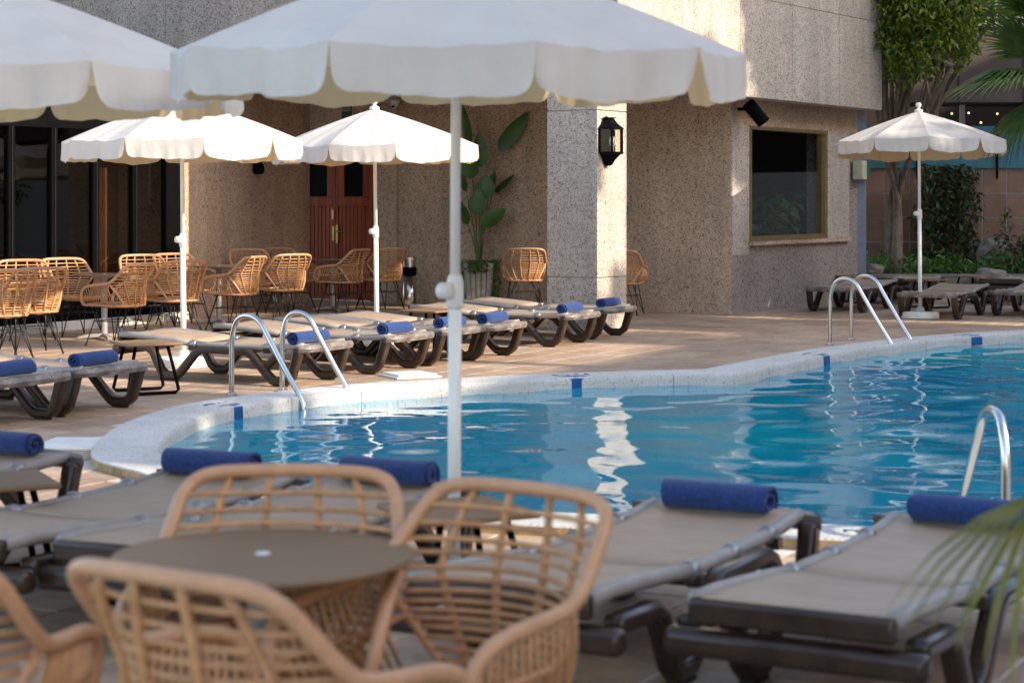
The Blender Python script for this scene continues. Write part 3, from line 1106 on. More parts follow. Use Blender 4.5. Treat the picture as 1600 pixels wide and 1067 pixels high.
# ------------------------------------------------------------------ bar building far right: tile wall, teal screen, slab
bar = thing('bar_building', 'brown tiled terrace building with teal screen behind the tree at right', 'building')
YB = 32.0
def bar_box(x0_, x1_, z0_, z1_, yf, th, name, mat, bevel=0.0):
    mb = MB(); X0, X1 = px(x0_, YB), px(x1_, YB)
    mb.box(((X0 + X1) / 2, yf + th / 2, (z0_ + z1_) / 2), (X1 - X0, th, z1_ - z0_))
    return mb.build(name, mat, bar, bevel=bevel)
bar_box(1325, 4600, 0, 2.03, YB, 0.3, 'wall', M['mortar'])
ts = 38 * YB / FPX
X = px(1345, YB) - ts * 0.0
ix = 0
while X + ts < px(1760, YB):
    for r in range(6):
        z0_ = 2.03 - ts * (r + 1)
        if z0_ < -0.3: continue
        z0c = max(z0_, 0.0)
        mb = MB(); mb.box((X + ts / 2, YB - 0.008, (z0c + z0_ + ts) / 2), (ts - 0.022, 0.02, z0_ + ts - z0c - 0.022))
        mb.build('tile', M['clay'], bar)
    X += ts
bar_box(1318, 1800, 2.04, 2.74, YB - 0.06, 0.03, 'teal_screen', M['teal'])
for x in (1325, 1432, 1556, 1660):
    bar_box(x - 1.5, x + 1.5, 1.86, 2.80, YB - 0.10, 0.035, 'screen_post', M['black'])
bar_box(1300, 4600, 3.12, 4.35, YB - 0.35, 1.6, 'fascia', M['slab'])
for x in (1395, 1490, 1590):
    bar_box(x - 1, x + 1, 3.12, 4.35, YB - 0.358, 0.006, 'fascia_joint', M['room'])
bar_box(1300, 1820, 4.36, 4.42, YB - 0.40, 1.6, 'coping_strip', M['bracket'])
bar_box(1300, 4600, 0, 9.0, YB + 3.2, 0.3, 'rear_wall', M['room'])
bar_box(1300, 4600, 2.04, 2.06, YB + 0.3, 2.9, 'counter', M['room'])
for x, m_ in ((1346, 'orange_wall'), (1470, 'cream'), (1512, 'plastic_white')):
    bar_box(x, x + 7, 2.05, 3.12, YB + 0.5, 0.1, 'post', M[m_])
bar_box(1347, 1352, 0.3, 2.0, YB - 0.06, 0.04, 'cable', M['black'])
for x in range(1440, 1600, 24):
    c = Vector((px(x + random.uniform(-4, 4), YB + 1.2), YB + 1.2, 2.86 + random.uniform(-0.06, 0.16)))
    mb = MB(); mb.lathe([(0.003, -0.02), (0.02, -0.01), (0.02, 0.01), (0.003, 0.02)], 8, c)
    mb.build('bar_lamp', M['lampglow'], bar)
# railing of the terrace above
for k in range(5):
    bar_box(1430, 1820, 4.55 + k * 0.16, 4.58 + k * 0.16, YB + 0.2, 0.03, 'rail', M['bracket'])
for x in range(1440, 1800, 60):
    bar_box(x, x + 4, 4.42, 5.3, YB + 0.21, 0.03, 'rail_post', M['bracket'])

# unseen blocks added at right, sized to throw the shade and show in the glass
W_ = Vector((-SUN_H.y, SUN_H.x))              # horizontal axis across the sunlight
def sunpt(r, wv):
    return SUN_H * r + W_ * wv
def blk(name, label, r, w0, w1, h, mat, depth=8.0):
    b = thing(name, label, 'building')
    mb = MB(); q = [sunpt(r, w0), sunpt(r + depth, w0), sunpt(r + depth, w1), sunpt(r, w1)]
    mb.prism([(p.x, p.y) for p in q], 0, h); mb.build('wall', mat, b)
    nfl = int(h // 3)
    nw = max(1, int((w1 - w0) // 2.4))
    for fl in range(nfl):
        for k in range(nw):
            ww = w0 + (w1 - w0) * (k + 0.5) / nw
            q = [sunpt(r - 0.03, ww - 0.6), sunpt(r + 0.05, ww - 0.6), sunpt(r + 0.05, ww + 0.6), sunpt(r - 0.03, ww + 0.6)]
            mb = MB(); mb.prism([(p.x, p.y) for p in q], fl * 3 + 0.9, fl * 3 + 2.3); mb.build('window', M['black'], b)
    return b
blk('shade_block', 'added pale shade block outside the frame behind the camera side of the pool', 14.5, -8, 7.5, 12.4, M['pink_wall'])
blk('shade_block', 'added low pink shade block outside the frame between taller blocks', 14.5, 7.52, 8.73, 6.9, M['pink_wall'])
blk('shade_block', 'added pale narrow shade block outside the frame beyond the near end of the pool', 14.5, 8.75, 10.9, 12.4, M['pink_wall'])
blk('shade_block', 'added low pink shade wing outside the frame beyond the middle of the pool', 14.5, 10.905, 23.6, 10.1, M['pink_wall'])
blk('shade_block', 'added tall narrow pink shade block outside the frame beyond the far ladder', 15, 25.4, 28.6, 16, M['pink_wall'])
blk('shade_block', 'added long pink shade block outside the frame beyond the far end of the pool', 15, 28.65, 44, 14.0, M['pink_wall'])

blocker = bpy.data.objects['shade_block.003']
for (w0_, w1_) in ((18.9, 19.6), (20.95, 23.55)):  # unseen tops added on the low block to shade the terrace chairs
    q = [sunpt(14.5, w0_), sunpt(20.0, w0_), sunpt(20.0, w1_), sunpt(14.5, w1_)]
    mb = MB(); mb.prism([(p.x, p.y) for p in q], 10.1, 13.3); mb.build('shade_tower', M['pink_wall'], blocker)
# ------------------------------------------------------------------ foliage helpers
def leaf_cluster(mb, c, rad, n, size, rng, droop=0.3, shape=(1, 1, 1), surf=0.35):
    for _ in range(n):
        d = Vector((rng.gauss(0, 1), rng.gauss(0, 1), rng.gauss(0, 1))).normalized()
        rr = (rng.random() ** surf)
        p = Vector(c) + Vector((d.x * rad * shape[0], d.y * rad * shape[1], d.z * rad * shape[2])) * rr
        leaf(mb, p, size * rng.uniform(0.65, 1.25), rng, droop)


def leaf(mb, p, L, rng, droop=0.3, wr=0.42):
    a = rng.uniform(0, 2 * pi)
    d = Vector((cos(a), sin(a), rng.uniform(-1.2, 0.5) - droop)).normalized()
    s_ = d.cross(Vector((0, 0, 1)))
    if s_.length < 0.1: s_ = Vector((1, 0, 0))
    s_.normalize()
    s_ = (Matrix.Rotation(rng.uniform(-0.9, 0.9), 3, d) @ s_)
    n = s_.cross(d)
    w_ = L * wr * 0.5
    m = p + d * L * 0.45
    mb.add([p, m + s_ * w_ + n * w_ * 0.35, p + d * L - n * L * 0.08, m - s_ * w_ + n * w_ * 0.35, m],
           [(0, 4, 1), (1, 4, 2), (0, 3, 4), (3, 2, 4)])


def tree(name, label, base, h, crown_c, crown_r, nlf, lsize, leafm, seed, trunks=1, shape=(1, 1, 1), tr=0.12, group=None):
    rng = random.Random(seed)
    t_ = thing(name, label, 'tree', base, 0, group)
    cc = Vector(crown_c) - Vector(base)
    mb = MB()
    cents = []
    for k in range(trunks):
        a = rng.uniform(0, 2 * pi)
        b0 = Vector((cos(a) * tr * 0.8, sin(a) * tr * 0.5, 0)) if trunks > 1 else Vector((0, 0, 0))
        top = cc + Vector((rng.uniform(-.5, .5) * crown_r * shape[0], rng.uniform(-.5, .5) * crown_r * shape[1], rng.uniform(-0.9, -0.1) * crown_r * shape[2]))
        p = [b0, b0 * 0.7 + Vector((rng.uniform(-.08, .08), rng.uniform(-.06, .06), top.z * 0.35)), b0.lerp(top, 0.55) + Vector((rng.uniform(-.15, .15), 0, 0)), top]
        p[2].z = top.z * 0.68
        pth = crom(p, 5)
        r0 = tr if trunks == 1 else tr * rng.uniform(0.45, 0.9)
        mb.tube(pth, [r0 * (1 - 0.7 * i / (len(pth) - 1)) for i in range(len(pth))], 7)
        for q in range(5):
            d = Vector((rng.gauss(0, 1) * shape[0], rng.gauss(0, 1) * shape[1], abs(rng.gauss(0, 1)) * shape[2] * 0.8)).normalized()
            e = top + Vector((d.x * shape[0], d.y * shape[1], d.z * shape[2])) * crown_r * rng.uniform(0.4, 0.95)
            st_ = pth[rng.randrange(len(pth) // 2, len(pth))]
            mb.tube(crom([st_, st_.lerp(e, 0.5) + Vector((0, 0, 0.1)), e], 3), [0.035, 0.03, 0.026, 0.022, 0.018, 0.014, 0.01], 5)
            cents.append(e)
    mb.build('trunk', M['bark'], t_, smooth=True)
    cb = MB()
    ncl = max(14, int(nlf / 90))
    for k in range(ncl):
        if k < len(cents) and rng.random() < 0.8: c = cents[k]
        else:
            d = Vector((rng.gauss(0, 1), rng.gauss(0, 1), rng.gauss(0, 1))).normalized() * (rng.random() ** 0.4)
            c = cc + Vector((d.x * shape[0], d.y * shape[1], d.z * shape[2])) * crown_r * 0.9
        leaf_cluster(cb, c, crown_r * rng.uniform(0.16, 0.30), nlf // ncl, lsize, rng, 0.5)
    cb.build('crown', leafm, t_, fix=False)
    return t_

# raised planting bed in front of the tile wall
bed = thing('planting_bed', 'low stone edged planting bed along the tiled wall at right', 'planting bed')
mb = MB(); mb.box((px(1640, 30.6), 30.95, 0.17), (px(1950, 30.6) - px(1330, 30.6), 1.9, 0.34)); mb.build('soil', M['soil'], bed)
mb = MB(); mb.box((px(1640, 30.0), 29.93, 0.17), (px(1950, 30.0) - px(1330, 30.0), 0.12, 0.38)); mb.build('edging', M['rock'], bed, bevel=0.03)
gr = MB(); rng = random.Random(5)
for k in range(2600):
    X = rng.uniform(5.5, 9.2); Y = rng.uniform(30.1, 31.6)
    hh = 0.12 + 0.28 * max(0, mnoise.noise(Vector((X * 1.6, Y * 1.6, 1)))+0.35)
    leaf(gr, Vector((X, Y, 0.34 + rng.random() * hh)), rng.uniform(0.07, 0.16), rng, -0.7, 0.3)
o = gr.build('ground_cover', M['fern'], None, fix=False)
tag(o, 'low green ground cover plants filling the bed under the tree', 'ground cover', kind='stuff')
def rock(x, y, Y, r, sq, lab):
    rng = random.Random(int(x * 7))
    bmr = bmesh.new(); bmesh.ops.create_icosphere(bmr, subdivisions=3, radius=1)
    for v in bmr.verts:
        n = mnoise.noise(v.co * 1.3 + Vector((x, 0, 0))) * 0.35 + mnoise.noise(v.co * 3.5) * 0.1
        v.co *= 1 + n
        v.co = Vector((v.co.x * r, v.co.y * r * 0.8, v.co.z * r * sq))
    me = bpy.data.meshes.new('rock'); bmr.to_mesh(me); bmr.free(); me.materials.append(M['rock'])
    o = inst('rock', me, None, (px(x, Y), Y, CAMH - (y - YH) * Y / FPX))
    tag(o, lab, 'rock', 'rocks in the planting bed')
rock(1328, 425, 29.6, 0.20, 0.8, 'tan rounded rock behind the small black table near the downpipe')
rock(1366, 423, 30.1, 0.16, 0.7, 'grey rock in the bed just right of the downpipe')
rock(1545, 431, 29.7, 0.26, 0.5, 'broad grey rock in the bed right of the climbing shrub')
rock(1553, 397, 31.2, 0.30, 0.9, 'pale grey boulder leaning on the tile wall at right')

# ficus with many thin stems
tree('ficus_tree', 'multi stemmed ficus tree with bright green leaves in front of the tiled wall', (px(1398, 30.6), 30.6, 0.3), 5,
     (px(1428, 28.9), 28.9, 4.62), 1.22, 24000, 0.115, M['leaf_bright'], 11, trunks=8, shape=(0.98, 0.8, 1.08), tr=0.095)
# dark climbing shrub
sh = thing('climbing_shrub', 'dark evergreen climbing shrub against the tiled wall behind the umbrella pole', 'shrub', (px(1480, 31.4), 31.4, 0.34))
mb = MB(); rng = random.Random(21)
for k in range(6):
    a = rng.uniform(-.5, .5)
    mb.tube(crom([(a * .3, 0, 0), (a * .8, rng.uniform(-.1, .1), .6), (a * 1.1, 0, 1.5)], 4), 0.018, 5)
mb.build('stem', M['bark'], sh)
mb = MB()
for k in range(3600):
    X = rng.gauss(0, 0.36); Zz = rng.random() ** 0.9 * 1.75
    lim = 0.70 * (1 - 0.25 * abs(Zz - 0.8)) * (0.75 + 0.5 * mnoise.noise(Vector((Zz * 2.3, 3, X * 2))))
    if abs(X) > lim: continue
    leaf(mb, Vector((X, rng.uniform(-0.25, 0.2), Zz)), rng.uniform(0.08, 0.17), rng, 0.2, 0.36)
mb.build('foliage', M['leaf_dark'], sh, fix=False)
sh2 = thing('leafy_shrub', 'sparse leafy shrub at the right edge in front of the tile wall', 'shrub', (px(1597, 30.7), 30.7, 0.34))
mb = MB(); mb2 = MB()
for k in range(9):
    a = rng.uniform(-0.75, 0.6)
    P = crom([(0, 0, 0), (a * .6, rng.uniform(-.2, .2), .45), (a, 0, rng.uniform(.5, 1.0))], 5)
    mb.tube(P, 0.010, 5)
    for q in P[3:]:
        for j in range(9):
            leaf(mb2, q + Vector((rng.gauss(0, .06), rng.gauss(0, .06), rng.gauss(0, .06))), rng.uniform(0.06, 0.13), rng, 0.0, 0.4)
mb.build('stem', M['bark'], sh2); mb2.build('foliage', M['leaf_dark'], sh2, fix=False)
# hedge on the upper terrace
mb = MB()
for k in range(3000):
    leaf(mb, Vector((rng.uniform(6.8, 9.6), rng.uniform(32.8, 33.6), 4.45 + rng.random() * 1.7)), rng.uniform(0.1, 0.18), rng, 0.2)
o = mb.build('hedge', M['leaf_dark'], None, fix=False)
tag(o, 'dark hedge on the upper terrace behind the palm fronds', 'hedge', kind='stuff')


def fan_leaf(mb, base, out, length, nseg, spread, rng, droop=0.25, wid=0.035):
    """fan palm leaf: segments radiating from the end of the stalk"""
    out = Vector(out).normalized()
    side = out.cross(Vector((0, 0, 1))).normalized()
    up = side.cross(out).normalized()
    for k in range(nseg):
        u = (k / (nseg - 1) - 0.5) * spread
        d = (out * cos(u) + side * sin(u)).normalized()
        L = length * (0.72 + 0.28 * cos(u)) * rng.uniform(0.9, 1.05)
        s_ = d.cross(up).normalized()
        rows = []
        for f, ww in ((0.0, 0.35), (0.35, 1.0), (0.65, 0.8), (0.85, 0.4), (1.0, 0.05)):
            p = Vector(base) + d * L * f + up * (0.10 * L * sin(f * 2.2)) - Vector((0, 0, droop * L * f ** 2.6))
            rows.append((p + s_ * wid * ww * 0.5, p + up * wid * 0.25 * ww, p - s_ * wid * ww * 0.5))
        vs = [q for r in rows for q in r]
        fs = []
        for i in range(len(rows) - 1):
            for j in range(2):
                fs.append((i * 3 + j, i * 3 + j + 1, i * 3 + j + 4, i * 3 + j + 3))
        mb.add(vs, fs)

# fan palm whose fronds enter at the upper right
pY = 25.2
pb = Vector((px(1700, pY), pY, 0))
pt = thing('fan_palm', 'fan palm reaching in from the upper right edge above the terrace', 'palm tree', tuple(pb))
mb = MB(); mb.tube(crom([(0, 0, 0), (0.05, 0, 1.4), (0.0, 0, 2.9)], 5), [0.17] * 11, 12); mb.build('trunk', M['bark'], pt, smooth=True)
rng = random.Random(9)
for (xi, yi, dx, dz, L, dr) in ((1608, 122, -1.0, 0.1, 0.80, 0.35), (1618, 28, -0.9, 0.35, 0.70, 0.15), (1612, 165, -0.65, -0.6, 0.62, 0.45), (1602, 120, -1.0, -0.25, 0.95, 0.15), (1606, 95, -0.7, 0.75, 0.75, 0.15), (1650, 90, -0.3, 0.8, 0.8, 0.2), (1690, 60, 0.5, 0.7, 0.8, 0.2), (1700, 190, 0.6, -0.3, 0.8, 0.4)):
    e = Vector((px(xi, pY), pY - 0.25, CAMH + (YH - yi) * pY / FPX)) - pb
    mb = MB()
    mb.tube(crom([(0, 0, 2.85), tuple(e.lerp(Vector((0, 0, 2.85)), 0.4) + Vector((0, 0, 0.1))), tuple(e)], 4), 0.014, 6)
    stq = mb.build('frond_stalk', M['stalk'], pt)
    mb = MB(); fan_leaf(mb, e, (dx, -0.35, dz), L * 1.35, 42, 2.9, rng, dr, 0.055)
    mb.build('frond', M['leaf_palm'], pt, fix=False)

# potted palm close to the camera, lower right
nY = 3.9
pb = Vector((1.36, 3.95, 0))
pp = thing('potted_palm', 'blurred yellow green palm leaves close to the camera at the lower right', 'potted palm', tuple(pb))
mb = MB(); mb.lathe([(0.14, 0), (0.19, 0.02), (0.22, 0.38), (0.24, 0.40), (0.20, 0.40), (0.19, 0.34), (0.01, 0.34)], 24); mb.build('pot', M['soil'], pp, smooth=False)
mb = MB(); mb.tube([(0, 0, 0.33), (0.02, 0, 0.55), (0, 0, 0.78)], [0.05, 0.045, 0.03], 8); mb.build('trunk', M['bark'], pp, smooth=True)
for (xi, yi, out, L, dr, nseg, sp_) in ((1625, 765, (-0.72, -0.15, -0.65), 0.38, 0.2, 5, 0.9), (1622, 775, (-0.25, -0.2, -0.95), 0.36, 0.1, 4, 0.7), (1720, 700, (0.6, -0.2, 0.5), 0.36, 0.3, 10, 2.2)):
    e = Vector((px(xi, nY), nY, CAMH + (YH - yi) * nY / FPX)) - pb
    mb = MB(); mb.tube(crom([(0, 0, 0.75), tuple(e.lerp(Vector((0, 0, 0.75)), 0.45) + Vector((0, 0, 0.12))), tuple(e)], 5), 0.005, 6); mb.build('frond_stalk', M['stalk'], pp)
    mb = MB(); fan_leaf(mb, e, out, L, nseg, sp_, rng, dr, 0.020); mb.build('frond', M['leaf_palm_near'], pp, fix=False)

# unseen trees on the right: some inferred from leafy shadows, others added for dapple
for k, (r, wv, z, cr, n) in enumerate(((12.0, 25.2, 13.4, 1.75, 9000), (12.4, 27.6, 11.5, 2.4, 4200), (11.2, 24.9, 9.2, 1.6, 3000), (12.5, 20.2, 9.3, 1.3, 1700), (12.0, 11.6, 9.5, 1.6, 2000), (14.0, 19.5, 13.0, 0.95, 1700), (14.2, 16.1, 13.1, 0.7, 900), (14.0, 22.4, 13.0, 0.7, 900))):
    p = sunpt(r, wv)
    tree('unseen_shade_tree', ['tall leafy tree outside the frame shading the upper hotel wall', 'second leafy tree outside the frame beyond the window wall', 'shorter leafy tree outside the frame near the far ladder', 'thin leafy tree added outside the frame opposite the stone column', 'slim leafy tree added outside the frame beside a shade block', 'high tree added outside the frame to shade the terrace tables', 'small high tree added outside the frame for dapple by the white parasols', 'small high tree added outside the frame for shade by the red door'][k],
         (p.x, p.y, 0), z + cr, (p.x, p.y, z), cr, n, 0.30, M['leaf_dark'], 40 + k, shape=(1, 1, 1.25), tr=0.2)

for k, (X, Y) in enumerate(((14.6, 24.2), (16.0, 27.2))):
    tree('garden_tree', ['round garden tree outside the frame beyond the right end of the terrace', 'second garden tree outside the frame beyond the right end of the terrace'][k], (X, Y, 0), 3.2, (X, Y, 2.3), 1.35, 1800, 0.2, M['leaf_palm'], 60 + k, tr=0.1)

# plants by the porch
sY = 27.15
sx = px(748, sY)
spl = thing('potted_plant', 'tall bird of paradise plant in slatted grey planter by the porch wall', 'potted plant', (sx, sY, 0))
def frus(r0, r1, z0_, z1_):
    return [(-r0, -r0, z0_), (r0, -r0, z0_), (r0, r0, z0_), (-r0, r0, z0_), (-r1, -r1, z1_), (r1, -r1, z1_), (r1, r1, z1_), (-r1, r1, z1_)]
mb = MB(); mb.add(frus(0.155, 0.20, 0.0, 0.60), [(3, 2, 1, 0), (4, 5, 6, 7), (0, 1, 5, 4), (1, 2, 6, 5), (2, 3, 7, 6), (3, 0, 4, 7)]); mb.build('planter', M['room'], spl)
for side in range(4):
    rm = Matrix.Rotation(side * pi / 2, 3, 'Z')
    for k in range(5):
        u0, u1 = -1 + 2 * k / 5 + 0.03, -1 + 2 * (k + 1) / 5 - 0.03
        vs = [(u0 * .158, -.165, 0), (u1 * .158, -.165, 0), (u1 * .205, -.212, .63), (u0 * .205, -.212, .63), (u0 * .158, -.152, 0), (u1 * .158, -.152, 0), (u1 * .205, -.198, .63), (u0 * .205, -.198, .63)]
        mb = MB(); mb.add([rm @ Vector(v) for v in vs], [(0, 1, 2, 3), (5, 4, 7, 6), (3, 2, 6, 7), (1, 5, 6, 2), (0, 3, 7, 4), (0, 4, 5, 1)])
        mb.build('slat', M['grey_wood'], spl)
rng = random.Random(4)
mb = MB()
for k in range(1500):
    a = rng.choice((rng.gauss(pi, 0.5), rng.gauss(0, 0.5), rng.uniform(0, 6.28), -pi / 2 + rng.gauss(0, .3)))
    rr = rng.uniform(0.18, 0.30)
    z = 0.68 - rng.random() ** 1.2 * (0.62 if abs(cos(a)) > 0.6 else 0.16)
    leaf(mb, Vector((cos(a) * rr, sin(a) * rr, z)), rng.uniform(0.03, 0.07), rng, 0.9, 0.35)
mb.build('trailing_fern', M['fern'], spl, fix=False)
def bigleaf(bx, by, bz, ang, tilt, L, wd, name='leaf'):
    """leaf in local coords: base point, in-image angle from vertical, facing tilt"""
    mb = MB(); n = 9
    d = Vector((sin(ang), -0.15, cos(ang))).normalized()
    s_ = Vector((cos(ang) * cos(tilt), -sin(tilt), -sin(ang) * cos(tilt))).normalized()
    nn = s_.cross(d).normalized()
    vs = []
    for i in range(n):
        f = i / (n - 1)
        wv = wd * (sin(pi * min(1, f ** 0.72)) ** 0.75) * 0.5 if 0 < f < 1 else 0.004
        c = Vector((bx, by, bz)) + d * L * f - nn * L * 0.12 * f * f
        vs += [c - s_ * wv - nn * wv * 0.25, c, c + s_ * wv - nn * wv * 0.25]
    fs = []
    for i in range(n - 1):
        for j in range(2):
            fs.append((i * 3 + j, i * 3 + j + 1, i * 3 + j + 4, i * 3 + j + 3))
    mb.add(vs, fs)
    lf = mb.build(name, M['leaf_big'], spl, smooth=True, fix=False)
    mb = MB(); mb.tube(crom([(bx * 0.1, by * 0.2, 0.6), (bx * 0.45, by * 0.5, 0.6 + (bz - 0.6) * 0.55), (bx, by, bz)], 5), [0.014 - 0.0008 * i for i in range(11)], 6)
    mb.build('stem', M['stalk'], lf)
sc_ = FPX / sY
def il(x, y):
    return (x - 748) / sc_, CAMH + (YH - y) / sc_
for (x, y, ang, tilt, L, wd, yo) in ((779, 236, 0.62, 0.3, 0.70, 0.24, -0.05), (733, 230, -0.25, 0.9, 0.62, 0.22, 0.02), (752, 262, -0.12, 0.4, 0.50, 0.24, -0.08),
                                    (738, 280, -0.2, -0.3, 0.35, 0.28, -0.15), (742, 335, 0.15, 0.2, 0.36, 0.26, -0.22), (756, 312, 0.1, 0.2, 0.36, 0.28, -0.2),
                                    (752, 352, 1.0, -0.2, 0.42, 0.24, -0.25), (770, 302, 0.75, 1.0, 0.40, 0.16, 0.0), (731, 352, -0.5, 0.8, 0.42, 0.22, 0.05), (728, 300, -0.5, 0.9, 0.40, 0.2, 0.1),
                                    (760, 300, 0.3, 0.8, 0.32, 0.18, 0.05)):
    lx, lz = il(x, y)
    bigleaf(lx, yo, lz, ang, tilt, L, wd)
# plant inside the window
c = K - NR * 0.35 + U * (t1 + 1.62)
ip = thing('indoor_plant', 'leafy plant standing behind the dark window glass', 'plant', (c.x, c.y, 0.3))
mb = MB(); mb.lathe([(0.12, 0), (0.17, 0.3), (0.15, 0.32), (0.01, 0.3)], 16); mb.build('pot', M['room'], ip)
mb = MB(); rng = random.Random(31)
for k in range(150):
    X = rng.gauss(0, .24); Zz = 0.55 + rng.random() * 0.75
    leaf(mb, Vector((X * U.x, X * U.y + 0, Zz)) + Vector((NR.x, NR.y, 0)) * rng.uniform(-.2, .15), rng.uniform(0.16, 0.30), rng, 0.1, 0.6)
mb.build('foliage', M['leaf_big'], ip, fix=False)

# steel ash bin
bn = thing('ash_bin', 'tall stainless steel ash bin beside the porch wall', 'ash bin', (px(640, 27.4), 27.4, 0))
mb = MB(); mb.lathe([(0.09, 0), (0.095, 0.01), (0.095, 0.46), (0.001, 0.46)], 24); mb.build('body', M['steel'], bn, smooth=True)
mb = MB(); mb.lathe([(0.102, 0.455), (0.102, 0.56), (0.001, 0.56)], 24); mb.build('band', M['black'], bn)
mb = MB(); mb.lathe([(0.088, 0.56), (0.088, 0.70), (0.07, 0.705), (0.06, 0.68), (0.001, 0.68)], 24); mb.build('top', M['steel'], bn)

# ------------------------------------------------------------------ umbrellas
NRIB = 10
def make_umbrella(tel=0.0):
    root = thing('parasol', 'x', 'parasol')
    R_, ZT_, rise, flap = 1.10, 2.07, 0.40, 0.165
    mb = MB(); mb.lathe([(0.001, 0), (0.235, 0), (0.24, 0.015), (0.24, 0.075), (0.225, 0.09), (0.06, 0.095), (0.045, 0.15), (0.001, 0.15)], 28); mb.build('base', M['concrete_white'], root, smooth=False, bevel=0.004)
    mb = MB(); mb.lathe([(0.026, 0.09), (0.026, 1.17)], 14); mb.build('pole', M['white_paint'], root, smooth=True)
    mb = MB(); mb.lathe([(0.020, 1.17), (0.020, ZT_ + rise + 0.02)], 14); mb.build('upper_pole', M['white_paint'], root, smooth=True)
    mb = MB(); mb.lathe([(0.028, 1.10), (0.034, 1.11), (0.034, 1.20), (0.026, 1.225), (0.022, 1.23)], 14)
    cl = mb.build('collar', M['plastic_white'], root, smooth=True)
    mb = MB(); mb.lathe([(0.001, -0.03), (0.025, -0.03), (0.032, -0.022), (0.032, 0.018), (0.02, 0.028), (0.001, 0.028)], 14, (-0.045, -0.03, 1.17), Matrix.Rotation(pi / 2, 3, 'X') @ Matrix.Rotation(0.5, 3, 'Y'))
    mb.build('knob', M['plastic_white'], cl, smooth=True)
    mb = MB(); mb.lathe([(0.05, ZT_ + rise - 0.02), (0.055, ZT_ + rise), (0.05, ZT_ + rise + 0.018), (0.02, ZT_ + rise + 0.03), (0.018, ZT_ + rise + 0.045), (0.032, ZT_ + rise + 0.055), (0.04, ZT_ + rise + 0.08), (0.03, ZT_ + rise + 0.105), (0.001, ZT_ + rise + 0.112)], 16)
    mb.build('finial', M['plastic_white'], root, smooth=True)
    mb = MB(); mb.lathe([(0.035, ZT_ - 0.05), (0.04, ZT_ - 0.04), (0.04, ZT_ + 0.01), (0.035, ZT_ + 0.02)], 12); mb.build('hub', M['plastic_white'], root, smooth=True)
    def zprof(f):       # f 0 apex .. 1 rim, gently domed
        return ZT_ + rise * (1 - (0.80 * f + 0.20 * f * f))
    rng = random.Random(2)
    for k in range(NRIB):
        a0 = 2 * pi * k / NRIB; a1 = 2 * pi * (k + 1) / NRIB
        p0 = Vector((sin(a0), -cos(a0), 0)); p1 = Vector((sin(a1), -cos(a1), 0))
        na, nr_ = 16, 16
        vs, fs = [], []
        for i in range(nr_ + 1):
            f = 0.035 + (1 - 0.035) * i / nr_
            for j in range(na + 1):
                u = j / na
                chord = p0.lerp(p1, u)
                sag = 4 * u * (1 - u)
                q = chord * (R_ * f * (1 - 0.010 * sag * f))
                z = zprof(f) - sag * 0.030 * f * (1 - 0.35 * f) + 0.013 * f * sag ** 0.6 * mnoise.noise(Vector((u * 3.5 + k * 7, f * 3.0, k))) + 0.004 * f ** 3 * sin(u * 26 + k) * sag
                vs.append((q.x, q.y, z))
        for i in range(nr_):
            for j in range(na):
                a = i * (na + 1) + j
                fs.append((a, a + na + 1, a + na + 2, a + 1))
        mb = MB(); mb.add(vs, fs)
        pn = mb.build('canopy_panel', M['canopy'], root, smooth=True, fix=False)
        # valance flap
        rim = vs[-(na + 1):]
        nh = 6
        vs2, fs2 = [], []
        nout = ((p0 + p1) * 0.5).normalized()
        ph = rng.uniform(0, 6); am = rng.uniform(0.006, 0.014); til = rng.uniform(-0.012, 0.03)
        m_ = 40
        for i in range(nh + 1):
            f = i / nh
            for j in range(m_ + 1):
                u = j / m_
                s0 = u * na; j0 = min(int(s0), na - 1); fr = s0 - j0
                b = Vector(rim[j0]).lerp(Vector(rim[j0 + 1]), fr)
                mid_ = (Vector(rim[0]) + Vector(rim[-1])) * 0.5
                # narrower towards the hem, rounded corners
                inset = 0.030 * f + (0.035 * max(0, f - 0.72) ** 2 / 0.0784 if f > 0.72 else 0)
                edge = abs(2 * u - 1)
                b = b + (mid_ - b) * inset * (edge > 0.5) * ((edge - 0.5) / 0.5) if edge > 0.5 else b
                fold = am * f * (0.8 * sin(u * 17 + ph) + 0.5 * sin(u * 37 + 2 * ph)) + 0.0035 * f ** 0.7 * mnoise.noise(Vector((u * 26, f * 1.5, k * 3.1)))
                cornerlift = 0.02 * max(0, (edge - 0.85) / 0.15) ** 2 * f
                vs2.append(tuple(b + nout * (til * f + fold) + Vector((0, 0, -flap * f * (1 + 0.05 * sin(u * 5 + ph)) + cornerlift))))
        for i in range(nh):
            for j in range(m_):
                a = i * (m_ + 1) + j
                fs2.append((a, a + m_ + 1, a + m_ + 2, a + 1))
        mb = MB(); mb.add(vs2, fs2); mb.build('valance_flap', M['canopy'], root, smooth=True, fix=False)
        # rib under the cloth
        rb = MB(); pth = [tuple(p0 * (R_ * f * 0.985) + Vector((0, 0, zprof(f) - 0.014))) for f in (0.04, 0.3, 0.6, 0.8, 1.0)]
        rb.tube(pth, 0.006, 5); rib = rb.build('rib', M['plastic_white'], root)
        rb = MB(); rb.tube([tuple(p0 * 0.04 + Vector((0, 0, ZT_ - 0.02))), tuple(p0 * (R_ * 0.5) + Vector((0, 0, zprof(0.5) - 0.02)))], 0.005, 5); rb.build('strut', M['plastic_white'], rib)
    return root

